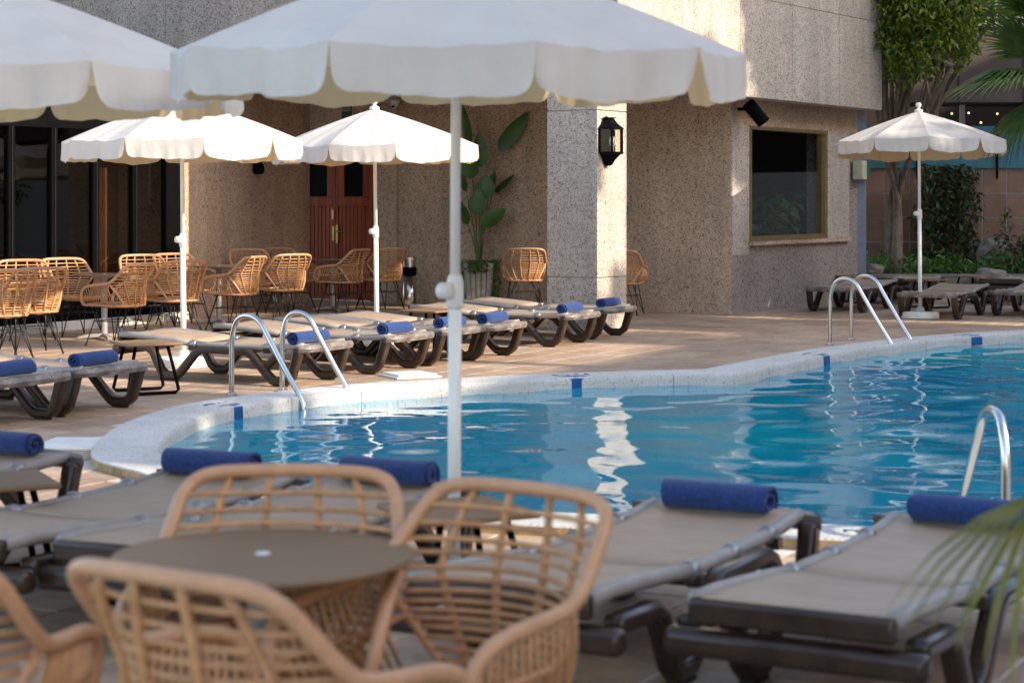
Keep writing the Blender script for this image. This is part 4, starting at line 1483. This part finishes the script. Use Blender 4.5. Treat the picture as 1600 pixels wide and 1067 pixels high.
um0 = make_umbrella()
umbs = [  # x_img, Y, dz(scale in z), rib phase, tilt x, tilt y, label
    (709, 7.39, 0.022, 15.4, 2.0, 0.3, 'large white parasol in front of the pool, its pole crossing the whole picture'),
    (-18, 8.33, -0.008, 0.0, 0.8, 0.0, 'white parasol cut by the upper left edge, nearest to the camera on that side'),
    (287, 17.6, -0.03, 19.5, 0.0, -0.4, 'sunlit white parasol behind the pool in front of the dark glass doors'),
    (589, 20.4, 0.0, 15.0, 0.3, -0.6, 'sunlit white parasol behind the pool in front of the red door'),
    (1438, 24.6, 0.17, -5.6, -2.2, 0.0, 'white parasol at the right beneath the ficus tree'),
]
for i, (x, Y, dz, ph, tx, ty, lab) in enumerate(umbs):
    o = um0 if i == 0 else dup(um0)
    o.location = (px(x, Y), Y, 0)
    if dz:
        o.scale = (1, 1, 1)
        for ch in o.children:
            nm = ch.name.split('.')[0]
            if nm == 'pole': ch.scale.z = 1 + dz * 0.9 / 1.17 * (1 if dz > 0 else 0)
            if nm in ('base', 'pole'): continue
            if nm == 'collar': ch.location.z += dz * 0.9
            else: ch.location.z += dz
    o.rotation_euler = (radians(tx), radians(ty), radians(ph))
    # tilt about world axes: put the rib phase first
    o.rotation_mode = 'XYZ'
    o.rotation_euler = (Matrix.Rotation(radians(ty), 3, 'Y') @ Matrix.Rotation(radians(tx), 3, 'X') @ Matrix.Rotation(radians(ph), 3, 'Z')).to_euler()
    tag(o, lab, 'parasol', 'white parasols round the pool')
# the telescopic joint of the raised parasol still needs its lower tube to meet the collar
# ------------------------------------------------------------------ sun loungers
def make_lounger():
    root = thing('sun_lounger', 'x', 'sun lounger')
    side = [(0.07, 0.31), (0.10, 0.20), (0.14, 0.085), (0.185, 0.045), (0.32, 0.045), (0.37, 0.085), (0.53, 0.245), (0.60, 0.275), (1.04, 0.275), (1.11, 0.245),
            (1.26, 0.085), (1.31, 0.045), (1.42, 0.045), (1.47, 0.085), (1.56, 0.245), (1.62, 0.275), (1.90, 0.285)]
    th = [0.085, 0.08, 0.075, 0.07, 0.07, 0.068, 0.066, 0.064, 0.06, 0.064, 0.066, 0.068, 0.07, 0.068, 0.066, 0.062, 0.06]
    for sg in (-1, 1):
        mb = MB(); mb.beam(side, 0.075, th, sg * 0.348)
        fr = mb.build('side_frame', M['resin'], root, bevel=0.02, seg=3)
        for y in (0.25, 1.365):
            mb = MB(); mb.box((sg * 0.348, y, 0.006), (0.06, 0.11, 0.012)); mb.build('foot_pad', M['wire'], fr)
    # foot rim, bowed outwards
    mb = MB(); n = 14; vs = []; fs = []
    for i in range(n + 1):
        u = -1 + 2 * i / n
        x = u * 0.388; bow = -0.045 * (1 - u * u) ; rnd = 0.05 * max(0, abs(u) - 0.86) / 0.14
        y0_, y1_ = bow + rnd, 0.06
        zt = 0.352 - 0.012 * u * u; zb_ = 0.285
        vs += [(x, y0_, zb_), (x, y0_ - 0.012, (zt + zb_) / 2), (x, y0_, zt - 0.008), (x, y0_ + 0.012, zt), (x, y1_, zt - 0.004), (x, y1_, zb_)]
    for i in range(n):
        for k in range(6):
            k2 = (k + 1) % 6
            fs.append((i * 6 + k, i * 6 + k2, (i + 1) * 6 + k2, (i + 1) * 6 + k))
    fs += [tuple(range(6)), tuple(n * 6 + k for k in range(5, -1, -1))]
    mb.add(vs, fs); mb.build('foot_rim', M['rim'], root, bevel=0.006)
    # bed sling
    def sheet(prof, hw, edge, name, mat):
        mb = MB(); nx_ = 10; vs = []; fs = []
        for (y, z) in prof:
            for j in range(nx_ + 1):
                u = -1 + 2 * j / nx_
                vs.append((u * hw, y, z - 0.012 * (1 - u * u) * edge))
        for i in range(len(prof) - 1):
            for j in range(nx_):
                a = i * (nx_ + 1) + j
                fs.append((a, a + 1, a + nx_ + 2, a + nx_ + 1))
        mb.add(vs, fs); o = mb.build(name, mat, root, smooth=True)
        so_ = o.modifiers.new('solid', 'SOLIDIFY'); so_.thickness = 0.012; so_.offset = -1
        return o
    bed_prof = [(0.055, 0.353), (0.12, 0.346), (0.25, 0.336), (0.45, 0.328), (0.75, 0.325), (1.0, 0.327), (1.16, 0.330)]
    back_prof = [(1.185, 0.332), (1.35, 0.350), (1.6, 0.370), (1.8, 0.384), (1.95, 0.387), (1.98, 0.378)]
    sheet(bed_prof, 0.298, 1.0, 'bed_sling', M['sling'])
    sheet(back_prof, 0.298, 0.8, 'back_sling', M['sling'])
    for sg in (-1, 1):
        mb = MB(); mb.tube([(sg * 0.298, y, z - 0.016) for y, z in bed_prof], 0.026, 8); mb.build('sleeve', M['sling_tube'], root, smooth=True)
        mb = MB(); mb.tube([(sg * 0.298, y, z - 0.016) for y, z in back_prof[:-1]], 0.028, 8); mb.build('sleeve', M['sling_tube'], root, smooth=True)
        for y, z in ((0.40, 0.330), (0.78, 0.325), (1.165, 0.329)):
            mb = MB(); mb.lathe([(0.034, -0.028), (0.038, -0.015), (0.038, 0.015), (0.034, 0.028)], 10, (sg * 0.298, y, z - 0.016), Matrix.Rotation(pi / 2, 3, 'X')); bk_ = mb.build('bracket', M['bracket'], root, smooth=True)
            mb = MB(); mb.box((sg * 0.322, y, z - 0.045), (0.05, 0.05, 0.04)); mb.build('lug', M['resin'], bk_)
    # back rest frame and head bars
    mb = MB(); mb.beam([(1.20, 0.305), (1.55, 0.338), (1.95, 0.358)], 0.05, 0.045, -0.24); mb.beam([(1.20, 0.305), (1.55, 0.338), (1.95, 0.358)], 0.05, 0.045, 0.24)
    mb.box((0, 1.965, 0.346), (0.62, 0.045, 0.075)); mb.build('back_frame', M['resin'], root, bevel=0.014)
    mb = MB(); mb.box((0, 1.935, 0.245), (0.80, 0.08, 0.085)); mb.build('head_bar', M['resin'], root, bevel=0.028, seg=3)
    mb = MB(); mb.box((0, 0.66, 0.265), (0.62, 0.07, 0.03)); mb.build('cross_bar', M['resin'], root, bevel=0.01)
    mb = MB(); mb.box((0, 1.08, 0.265), (0.62, 0.07, 0.03)); mb.build('cross_bar', M['resin'], root, bevel=0.01)
    return root

def make_towel(seed):
    """rolled towel lying along local x, spiral visible on its ends"""
    rng = random.Random(seed)
    turns, r0, r1, tk = 3.6, 0.010, 0.058, 0.0125
    n = 84; L = 0.43
    sec = []
    for i in range(n + 1):
        f = i / n
        a = f * turns * 2 * pi
        r = r0 + (r1 - r0) * f
        r *= 1 + 0.05 * sin(a * 2 + seed) * f
        sec.append((r * cos(a) * 1.04, r * sin(a) * 0.94, a))
    vs, fs = [], []
    nl_ = 9
    for j in range(nl_ + 1):
        x = -L / 2 + L * j / nl_
        for i, (a, b, ang) in enumerate(sec):
            ex = 0.0
            if j in (0, nl_):
                ex = (0.012 * sin(ang * 0.5 + seed) - 0.010 * (1 - i / n)) * (1 if j else -1)
            wob = 1 + 0.025 * mnoise.noise(Vector((x * 6, ang * 0.7, seed)))
            vs.append((x + ex, a * wob, b * wob + 0.056))
    for j in range(nl_):
        for i in range(n):
            a = j * (n + 1) + i
            fs.append((a, a + 1, a + n + 2, a + n + 1))
    mb = MB(); mb.add(vs, fs)
    o = mb.build('rolled_towel', M['towel'], None, smooth=True, fix=False)
    s2 = o.modifiers.new('solid', 'SOLIDIFY'); s2.thickness = tk; s2.offset = 0; s2.use_rim = True
    bv = o.modifiers.new('bevel', 'BEVEL'); bv.width = 0.004; bv.segments = 2; bv.limit_method = 'ANGLE'; bv.angle_limit = radians(60)
    return o

lg0 = make_lounger()
towels = [make_towel(k) for k in (1, 2, 3)]
_first = {'l': True}
_tw = [0]
def lounger(fx, fy, ang, label, towel=None, group='sun loungers set round the pool', tshift=0.0):
    """foot centre (fx, fy); ang = heading of foot->head, radians from +Y towards -X"""
    o = lg0 if _first['l'] else dup(lg0)
    _first['l'] = False
    o.location = (fx, fy, 0); o.rotation_euler = (0, 0, ang)
    tag(o, label, 'sun lounger', group)
    if towel:
        k = _tw[0]
        tw = towels[k] if k < 3 else dup(towels[k % 3])
        _tw[0] += 1
        ty = 0.135
        d = Vector((-sin(ang), cos(ang))); s_ = Vector((cos(ang), sin(ang)))
        p = Vector((fx, fy)) + d * ty + s_ * tshift
        tw.location = (p.x, p.y, 0.336)
        tw.rotation_euler = (0, 0, ang + random.uniform(-0.05, 0.05))
        tag(tw, towel, 'towel', 'rolled blue towels on the loungers')
    return o
AR = radians(62)      # rear row heading (to the left and away)
def rear(xf, yf, label, towel, ang=AR, sh=0.0):
    """xf,yf: image point of the far foot pad of the leg at the foot end"""
    X, Y = ground(xf, yf)
    s_ = Vector((cos(ang), sin(ang))); d = Vector((-sin(ang), cos(ang)))
    p = Vector((X, Y)) - s_ * 0.348 - d * 0.25
    return lounger(p.x, p.y, ang, label, towel, tshift=sh)
rear(67, 655, 'brown lounger cut by the left edge behind the pool tip', 'blue rolled towel on the lounger cut by the left edge', sh=-0.12)
rear(188, 636, 'brown lounger just left of the small black legged side table behind the pool', 'bright blue rolled towel just left of the black legged side table', sh=-0.1)
rear(512, 593, 'brown lounger standing behind the left pool ladder', 'blue rolled towel seen through the left pool ladder', sh=-0.12)
rear(640, 575, 'brown lounger just right of the left ladder, left of the large umbrella pole', 'blue rolled towel just left of the large umbrella pole, half sunlit', sh=-0.1)
rear(722, 563, 'brown lounger right behind the large umbrella pole', 'blue rolled towel crossed by the large umbrella pole', sh=-0.1)
rear(787, 555, 'brown lounger just right of the large umbrella pole, third from the column', 'pale sunlit rolled towel just right of the large umbrella pole', sh=-0.1)
rear(904, 535, 'brown lounger in front of the left face of the stone column', 'pale sunlit rolled towel in front of the left face of the stone column', sh=-0.1)
rear(962, 524, 'brown lounger in front of the sunlit face of the stone column', 'pale sunlit rolled towel below the column lantern', sh=-0.1)
# near row: heads towards the camera
AN = radians(180 - 27)
def near(fx, fy, label, towel, ang=AN, sh=0.0):
    return lounger(fx, fy, ang, label, towel, tshift=sh)
near(0.85, 7.50, 'taupe lounger right of the large umbrella pole in the foreground', 'navy rolled towel on the foreground lounger right of the umbrella pole', sh=-0.0)
near(1.74, 7.16, 'taupe lounger at the lower right behind the palm leaves', 'navy rolled towel at the lower right behind the palm leaves', radians(180 - 29), sh=0.0)
near(-0.47, 8.2, 'taupe lounger behind the foreground wicker chairs, left of the umbrella pole', 'navy rolled towel between the umbrella pole and the wicker chair back', radians(180 - 24), sh=0.0)
near(-1.20, 8.42, 'taupe lounger at lower left with its foot at the pool coping', 'navy rolled towel at the tip of the pool, left of the wicker chair', radians(180 - 24), sh=0.06)
near(-2.32, 9.15, 'taupe lounger cut by the left edge in front of the pool tip', 'navy rolled towel cut by the left edge in front of the pool tip', sh=0.03)
# far right group: feet to the camera
AF = radians(-28)
def farr(xf, yf, label, ang=AF):
    X, Y = ground(xf, yf)
    return lounger(X, Y, ang, label, None)
farr(1300, 489, 'brown lounger without towel behind the far pool ladder')
farr(1446, 500, 'brown lounger without towel in front of the right parasol pole')
farr(1592, 496, 'brown lounger without towel cut by the right edge beyond the pool')
o = lounger(px(1440, 29.6), 29.6, radians(152), 'dark lounger in the shade behind the right parasol pole', None)
o = lounger(px(1612, 29.4), 29.4, radians(152), 'dark lounger in the shade by the bed at the right edge', None)

# ------------------------------------------------------------------ low side tables
def make_side():
    root = thing('side_table', 'x', 'side table')
    mb = MB(); mb.box((0, 0, 0.395), (0.46, 0.46, 0.022)); mb.build('table_top', M['table_top'], root, bevel=0.008)
    for sg in (-1, 1):
        y = sg * 0.19
        mb = MB()
        P = [(-0.13, y * 0.75, 0.382), (-0.17, y * 0.9, 0.2), (-0.205, y, 0.035), (-0.18, y, 0.014), (0.18, y, 0.014), (0.205, y, 0.035), (0.17, y * 0.9, 0.2), (0.13, y * 0.75, 0.382)]
        mb.tube(P, 0.014, 8); mb.build('leg', M['pipe'] if False else M['black'], root, smooth=True)
    return root
st0 = make_side()
stp = [(px(228, 15.2), 15.2, 0.5, 'low black legged side table beside the second lounger behind the pool'),
       (px(672, 19.6), 19.6, 1.0, 'low side table between the loungers behind the large umbrella pole'),
       (px(1452, 27.0), 27.0, 0.5, 'low black side table behind the right parasol pole'),
       (px(1330, 28.3), 28.3, 0.5, 'low black side table against the window wall near the downpipe'),
       (px(1520, 28.3), 28.3, 0.5, 'low black side table between the loungers under the right parasol'),
       (px(715, 7.05), 7.05, 0.45, 'low side table at the foot of the large umbrella pole, seen through the wicker chair'),
       (px(-12, 7.75), 7.75, 0.45, 'low side table cut by the left edge between two foreground loungers')]
for i, (X, Y, a, lab) in enumerate(stp):
    o = st0 if i == 0 else dup(st0)
    o.location = (X, Y, 0); o.rotation_euler = (0, 0, a)
    tag(o, lab, 'side table', 'low side tables between the loungers')

# ------------------------------------------------------------------ pool ladders
def ladder(b1, b2, w1, w2, top, label, rad=0.0215):
    root = thing('pool_ladder', label, 'pool ladder', (b1[0], b1[1], 0), 0, 'steel pool ladders')
    for b, w_ in ((b1, w1), (b2, w2)):
        b3 = Vector((b[0] - b1[0], b[1] - b1[1], 0)); w3 = Vector((w_[0] - b1[0], w_[1] - b1[1], -0.05))
        d = (w3 - b3); d.z = 0
        P = [b3, b3 + Vector((0, 0, top * 0.45)), b3 + Vector((0, 0, top * 0.74)) + d * 0.01, b3 + d * 0.09 + Vector((0, 0, top * 0.95)), b3 + d * 0.25 + Vector((0, 0, top)),
             b3 + d * 0.40 + Vector((0, 0, top * 0.93)), b3 + d * 0.52 + Vector((0, 0, top * 0.74)), b3 + d * 0.75 + Vector((0, 0, top * 0.36)), b3 + d * 0.95 + Vector((0, 0, 0.03)), w3 + Vector((0, 0, -0.06)), w3 + d * 0.02 + Vector((0, 0, -0.5))]
        mb = MB(); mb.tube(crom(P, 7), rad, 12); rl = mb.build('rail', M['steel'], root, smooth=True)
        mb = MB(); mb.lathe([(0.045, 0.0), (0.045, 0.012), (0.026, 0.022)], 16, (b3.x, b3.y, 0.0)); mb.build('flange', M['steel'], rl)
ladder(ground(362, 618), ground(441, 611), ground(476, 640, -0.05), ground(549, 626, -0.05), 0.63, 'stainless pool ladder at the left end behind the pool')
ladder(ground(1297, 539), ground(1330, 531), ground(1399, 552, -0.05), ground(1429, 545, -0.05), 0.70, 'stainless pool ladder at the far side near the brass window')
ladder((px(1572, 8.05), 8.05), (px(1572, 8.05) + 0.46, 7.92), (px(1496, 8.75), 8.85), (px(1496, 8.75) + 0.46, 8.72), 0.63, 'stainless pool ladder at the near edge by the lower right lounger')

# ------------------------------------------------------------------ wicker chairs
RIMZ = [(-0.285, 0.83), (-0.22, 0.76), (-0.14, 0.68), (-0.05, 0.648), (0.10, 0.638), (0.20, 0.605), (0.255, 0.53), (0.265, 0.44)]
def make_chair():
    root = thing('wicker_chair', 'x', 'chair')
    half = [(0.235, 0.275, 0.425), (0.268, 0.285, 0.47), (0.288, 0.272, 0.55), (0.297, 0.225, 0.607), (0.300, 0.13, 0.632), (0.300, 0.02, 0.642), (0.297, -0.07, 0.655), (0.290, -0.125, 0.69),
            (0.280, -0.18, 0.742), (0.268, -0.230, 0.795), (0.243, -0.266, 0.832), (0.19, -0.285, 0.849), (0.10, -0.298, 0.853), (0.0, -0.302, 0.854)]
    full = half + [(-x, y, z) for x, y, z in reversed(half[:-1])]
    mb = MB(); mb.tube(crom(full, 4), 0.0175, 10); mb.build('rim', M['rattan_pale'], root, smooth=True)
    # lower ring round the seat
    low = [(0.235, 0.275, 0.425), (0.245, 0.10, 0.425), (0.235, -0.08, 0.420), (0.19, -0.185, 0.420), (0.10, -0.215, 0.420), (0, -0.22, 0.420)]
    lowf = low + [(-x, y, z) for x, y, z in reversed(low[:-1])]
    mb = MB(); mb.tube(crom(lowf, 4), 0.013, 8); mb.tube(crom([(0.235, 0.275, 0.425), (0.12, 0.288, 0.425), (0, 0.29, 0.425), (-0.12, 0.288, 0.425), (-0.235, 0.275, 0.425)], 3), 0.013, 8)
    mb.build('seat_ring', M['rattan_pale'], root, smooth=True)
    wt = [(0.42, 0.17), (0.46, 0.20), (0.52, 0.232), (0.58, 0.258), (0.655, 0.292), (0.70, 0.288), (0.745, 0.279), (0.795, 0.267), (0.832, 0.24)]
    ye = [(0.42, -0.195), (0.46, -0.185), (0.52, -0.160), (0.58, -0.125), (0.655, -0.075), (0.70, -0.135), (0.745, -0.183), (0.795, -0.23), (0.832, -0.266)]
    yc = [(0.42, -0.222), (0.848, -0.300)]
    def bp(u, z):
        w_ = lerp_table(wt, z); a = lerp_table(ye, z); c = lerp_table(yc, z)
        return Vector((u * w_, c + (a - c) * abs(u) ** 2.2, z))
    # frame of the back panel, from arm down to seat and across
    for sg in (-1, 1):
        mb = MB(); mb.tube([bp(sg, z) for z in (0.655, 0.60, 0.54, 0.48, 0.44, 0.422)], 0.0125, 8); mb.build('back_frame', M['rattan_pale'], root, smooth=True)
    for sgu in (-0.66, -0.24, 0.24, 0.66):
        ztop = 0.852 - 0.016 * abs(sgu) ** 2 - (0.012 if abs(sgu) > 0.5 else 0)
        mb = MB(); mb.tube([bp(sgu, z) + Vector((0, -0.004, 0)) for z in (0.425, 0.50, 0.58, 0.66, 0.74, 0.80, ztop)], 0.010, 6); mb.build('rib', M['rattan'], root, smooth=True)
    z = 0.447
    while z < 0.815:
        mb = MB(); mb.tube([bp(u, z + 0.004 * sin(40 * z)) + Vector((0, 0.006, 0)) for u in (-1, -0.8, -0.5, -0.2, 0, 0.2, 0.5, 0.8, 1)], 0.0066, 6); mb.build('rod', M['rattan'], root, smooth=True)
        z += 0.0235 if z < 0.655 else 0.035
    # side spindles and their rail
    for sg in (-1, 1):
        for k in range(13):
            f = (k + 0.6) / 13.4
            yb = 0.262 - f * 0.40; yt = 0.275 - f * 0.345
            xt = 0.298 if yt < 0.22 else 0.290
            zt2 = lerp_table([(y, zz) for y, zz in RIMZ], yt)
            xb = 0.238 + 0.01 * sin(pi * f)
            mb = MB(); mb.tube([(sg * xb, yb, 0.428), (sg * (0.5 * xb + 0.5 * xt + 0.008), (yb + yt) / 2, (0.428 + zt2) / 2), (sg * xt, yt, zt2)], 0.0055, 5); mb.build('spindle', M['rattan'], root, smooth=True)
        mb = MB(); mb.tube([(sg * 0.272, 0.285, 0.51), (sg * 0.277, 0.12, 0.518), (sg * 0.272, -0.02, 0.522), (sg * 0.246, -0.138, 0.55)], 0.0075, 6); mb.build('side_rail', M['rattan_pale'], root, smooth=True)
    mb = MB()
    for k in range(21):
        y = -0.205 + 0.0238 * k
        hw = lerp_table([(-0.21, 0.11), (-0.18, 0.19), (-0.08, 0.235), (0.1, 0.245), (0.28, 0.235)], y)
        mb.tube([(-hw, y, 0.425), (-hw * 0.5, y, 0.408), (0, y, 0.402), (hw * 0.5, y, 0.408), (hw, y, 0.425)], 0.0085, 5)
    for u in (-0.6, -0.2, 0.2, 0.6):
        mb.tube([(u * 0.19, -0.21, 0.408), (u * 0.235, 0.0, 0.398), (u * 0.235, 0.285, 0.412)], 0.008, 5)
    mb.build('seat', M['rattan'], root, smooth=True)
    for sx in (-1, 1):
        for sy in (-1, 1):
            ft = Vector((sx * 0.245, 0.015 + sy * 0.235, 0.006))
            mb = MB()
            mb.tube([(sx * 0.19, 0.02 + sy * 0.10, 0.408), ft], 0.0062, 6)
            mb.tube([(sx * 0.10, 0.02 + sy * 0.17, 0.402), ft], 0.0062, 6)
            mb.lathe([(0.011, -0.006), (0.011, 0.012), (0.006, 0.02)], 8, ft)
            mb.build('leg', M['wire'], root, smooth=True)
    mb = MB()
    def at_(sx, sy, f):
        a = Vector((sx * 0.19, 0.02 + sy * 0.10, 0.408)).lerp(Vector((sx * 0.245, 0.015 + sy * 0.235, 0.006)), f); return a
    ring = [at_(-1, -1, .38), at_(1, -1, .38), at_(1, 1, .38), at_(-1, 1, .38)]
    for a, b in zip(ring, ring[1:] + ring[:1]): mb.tube([a, b], 0.005, 5)
    for sy in (-1, 1): mb.tube([(-0.2, 0.02 + sy * 0.13, 0.404), (0.2, 0.02 + sy * 0.13, 0.404)], 0.006, 5)
    for sx in (-1, 1): mb.tube([(sx * 0.17, -0.15, 0.404), (sx * 0.17, 0.2, 0.404)], 0.006, 5)
    mb.build('stretcher', M['wire'], root)
    return root
ch0 = make_chair()
chairs = [  # X, Y, facing (dx, dy), label
    # foreground set
    (-0.57, 4.55, (-0.06, -1.0), 'foreground wicker chair behind the round table, left of the umbrella pole, facing the camera'),
    (-0.145, 4.31, (-0.62, -0.78), 'foreground wicker chair right of the round table, its open back towards the pool'),
    (-0.48, 3.74, (0.55, 0.83), 'nearest wicker chair at bottom left seen from behind, in front of the round table'),
    (-1.215, 3.92, (0.10, 0.99), 'foreground wicker chair cut by the lower left corner'),
    # terrace
    (px(-8, 18.3), 18.5, (-0.56, 0.83), 'wicker chair cut by the left edge on the terrace'),
    (px(45, 19.0), 19.1, (-0.56, 0.83), 'wicker chair seen from behind, nearest the left edge, its whole back in view'),
    (px(50, 21.2), 21.0, (0.45, -0.89), 'wicker chair facing the camera against the second glass door pane from the left'),
    (px(120, 21.8), 21.6, (0.62, -0.78), 'wicker chair facing right against the third glass door pane'),
    (px(190, 20.3), 20.2, (-0.91, 0.42), 'wicker chair showing its left arm, just left of the left umbrella pole'),
    (px(272, 21.2), 21.2, (-0.62, 0.78), 'wicker chair right behind the left umbrella pole, seen from behind'),
    (px(236, 23.1), 22.9, (0.50, -0.86), 'wicker chair facing the camera at the right end of the glass doors'),
    (px(290, 23.6), 23.4, (0.62, -0.78), 'wicker chair facing the camera behind the left umbrella pole at the wall corner'),
    (px(368, 22.6), 22.6, (-0.91, 0.42), 'wicker chair showing its left arm, above the left ladder, right of the left pole'),
    (px(440, 23.6), 23.6, (-0.62, 0.78), 'wicker chair seen from behind, just left of the red door'),
    (px(402, 25.6), 25.4, (0.50, -0.86), 'wicker chair facing the camera against the granite wall, left one of the pair there'),
    (px(456, 26.3), 26.1, (0.72, -0.69), 'wicker chair facing right beside the left edge of the red door'),
    (px(536, 25.8), 25.8, (-0.91, 0.42), 'wicker chair showing its left arm in front of the red door'),
    (px(595, 26.4), 26.4, (-0.62, 0.78), 'wicker chair right behind the middle umbrella pole beside the steel bin'),
    (px(819, 26.4), 26.4, (-0.05, 1.0), 'single wicker chair by the porch wall, left of the stone column'),
    (px(972, 25.4), 25.4, (0.25, 0.97), 'wicker chair mostly hidden behind the stone column'),
]
for i, (X, Y, fdir, lab) in enumerate(chairs):
    o = ch0 if i == 0 else dup(ch0)
    o.location = (X, Y, 0)
    o.rotation_euler = (0, 0, atan2(-fdir[0], fdir[1]))
    tag(o, lab, 'chair', 'wicker armchairs with black wire legs')

# ------------------------------------------------------------------ round tables
def make_table():
    root = thing('round_table', 'x', 'table')
    mb = MB(); mb.lathe([(0.001, 0.698), (0.32, 0.698), (0.348, 0.702), (0.35, 0.708), (0.348, 0.713), (0.001, 0.7135)], 56); mb.build('table_top', M['table_top'], root, smooth=False)
    mb = MB(); mb.lathe([(0.001, 0.70), (0.018, 0.7135), (0.018, 0.716), (0.001, 0.7165)], 16); mb.build('umbrella_plug', M['plastic_white'], root)
    mb = MB(); mb.lathe([(0.10, 0.697), (0.10, 0.685), (0.04, 0.66), (0.035, 0.64), (0.035, 0.05), (0.06, 0.035)], 18); mb.build('pedestal', M['sling_tube'], root, smooth=True)
    for k in range(4):
        a = k * pi / 2 + 0.4
        mb = MB(); m3 = Matrix.Rotation(a, 3, 'Z')
        mb.beam([(0.03, 0.045), (0.2, 0.04), (0.30, 0.022)], 0.05, [0.04, 0.035, 0.025], 0.0)
        mb.v = [tuple(m3 @ Vector(v)) for v in mb.v]
        ft = mb.build('foot', M['sling_tube'], root, bevel=0.006)
    return root
tb0 = make_table()
tbs = [(-0.58, 4.47, 'round taupe table in the foreground among four wicker chairs'),
       (px(163, 21.0), 21.0, 'round table on the terrace in front of the glass doors, leftmost'),
       (px(342, 23.6), 23.6, 'round table on the terrace against the granite wall'),
       (px(520, 26.3), 26.3, 'round table on the terrace in front of the red door')]
for i, (X, Y, lab) in enumerate(tbs):
    o = tb0 if i == 0 else dup(tb0)
    o.location = (X, Y, 0)
    tag(o, lab, 'table', 'round pedestal tables')
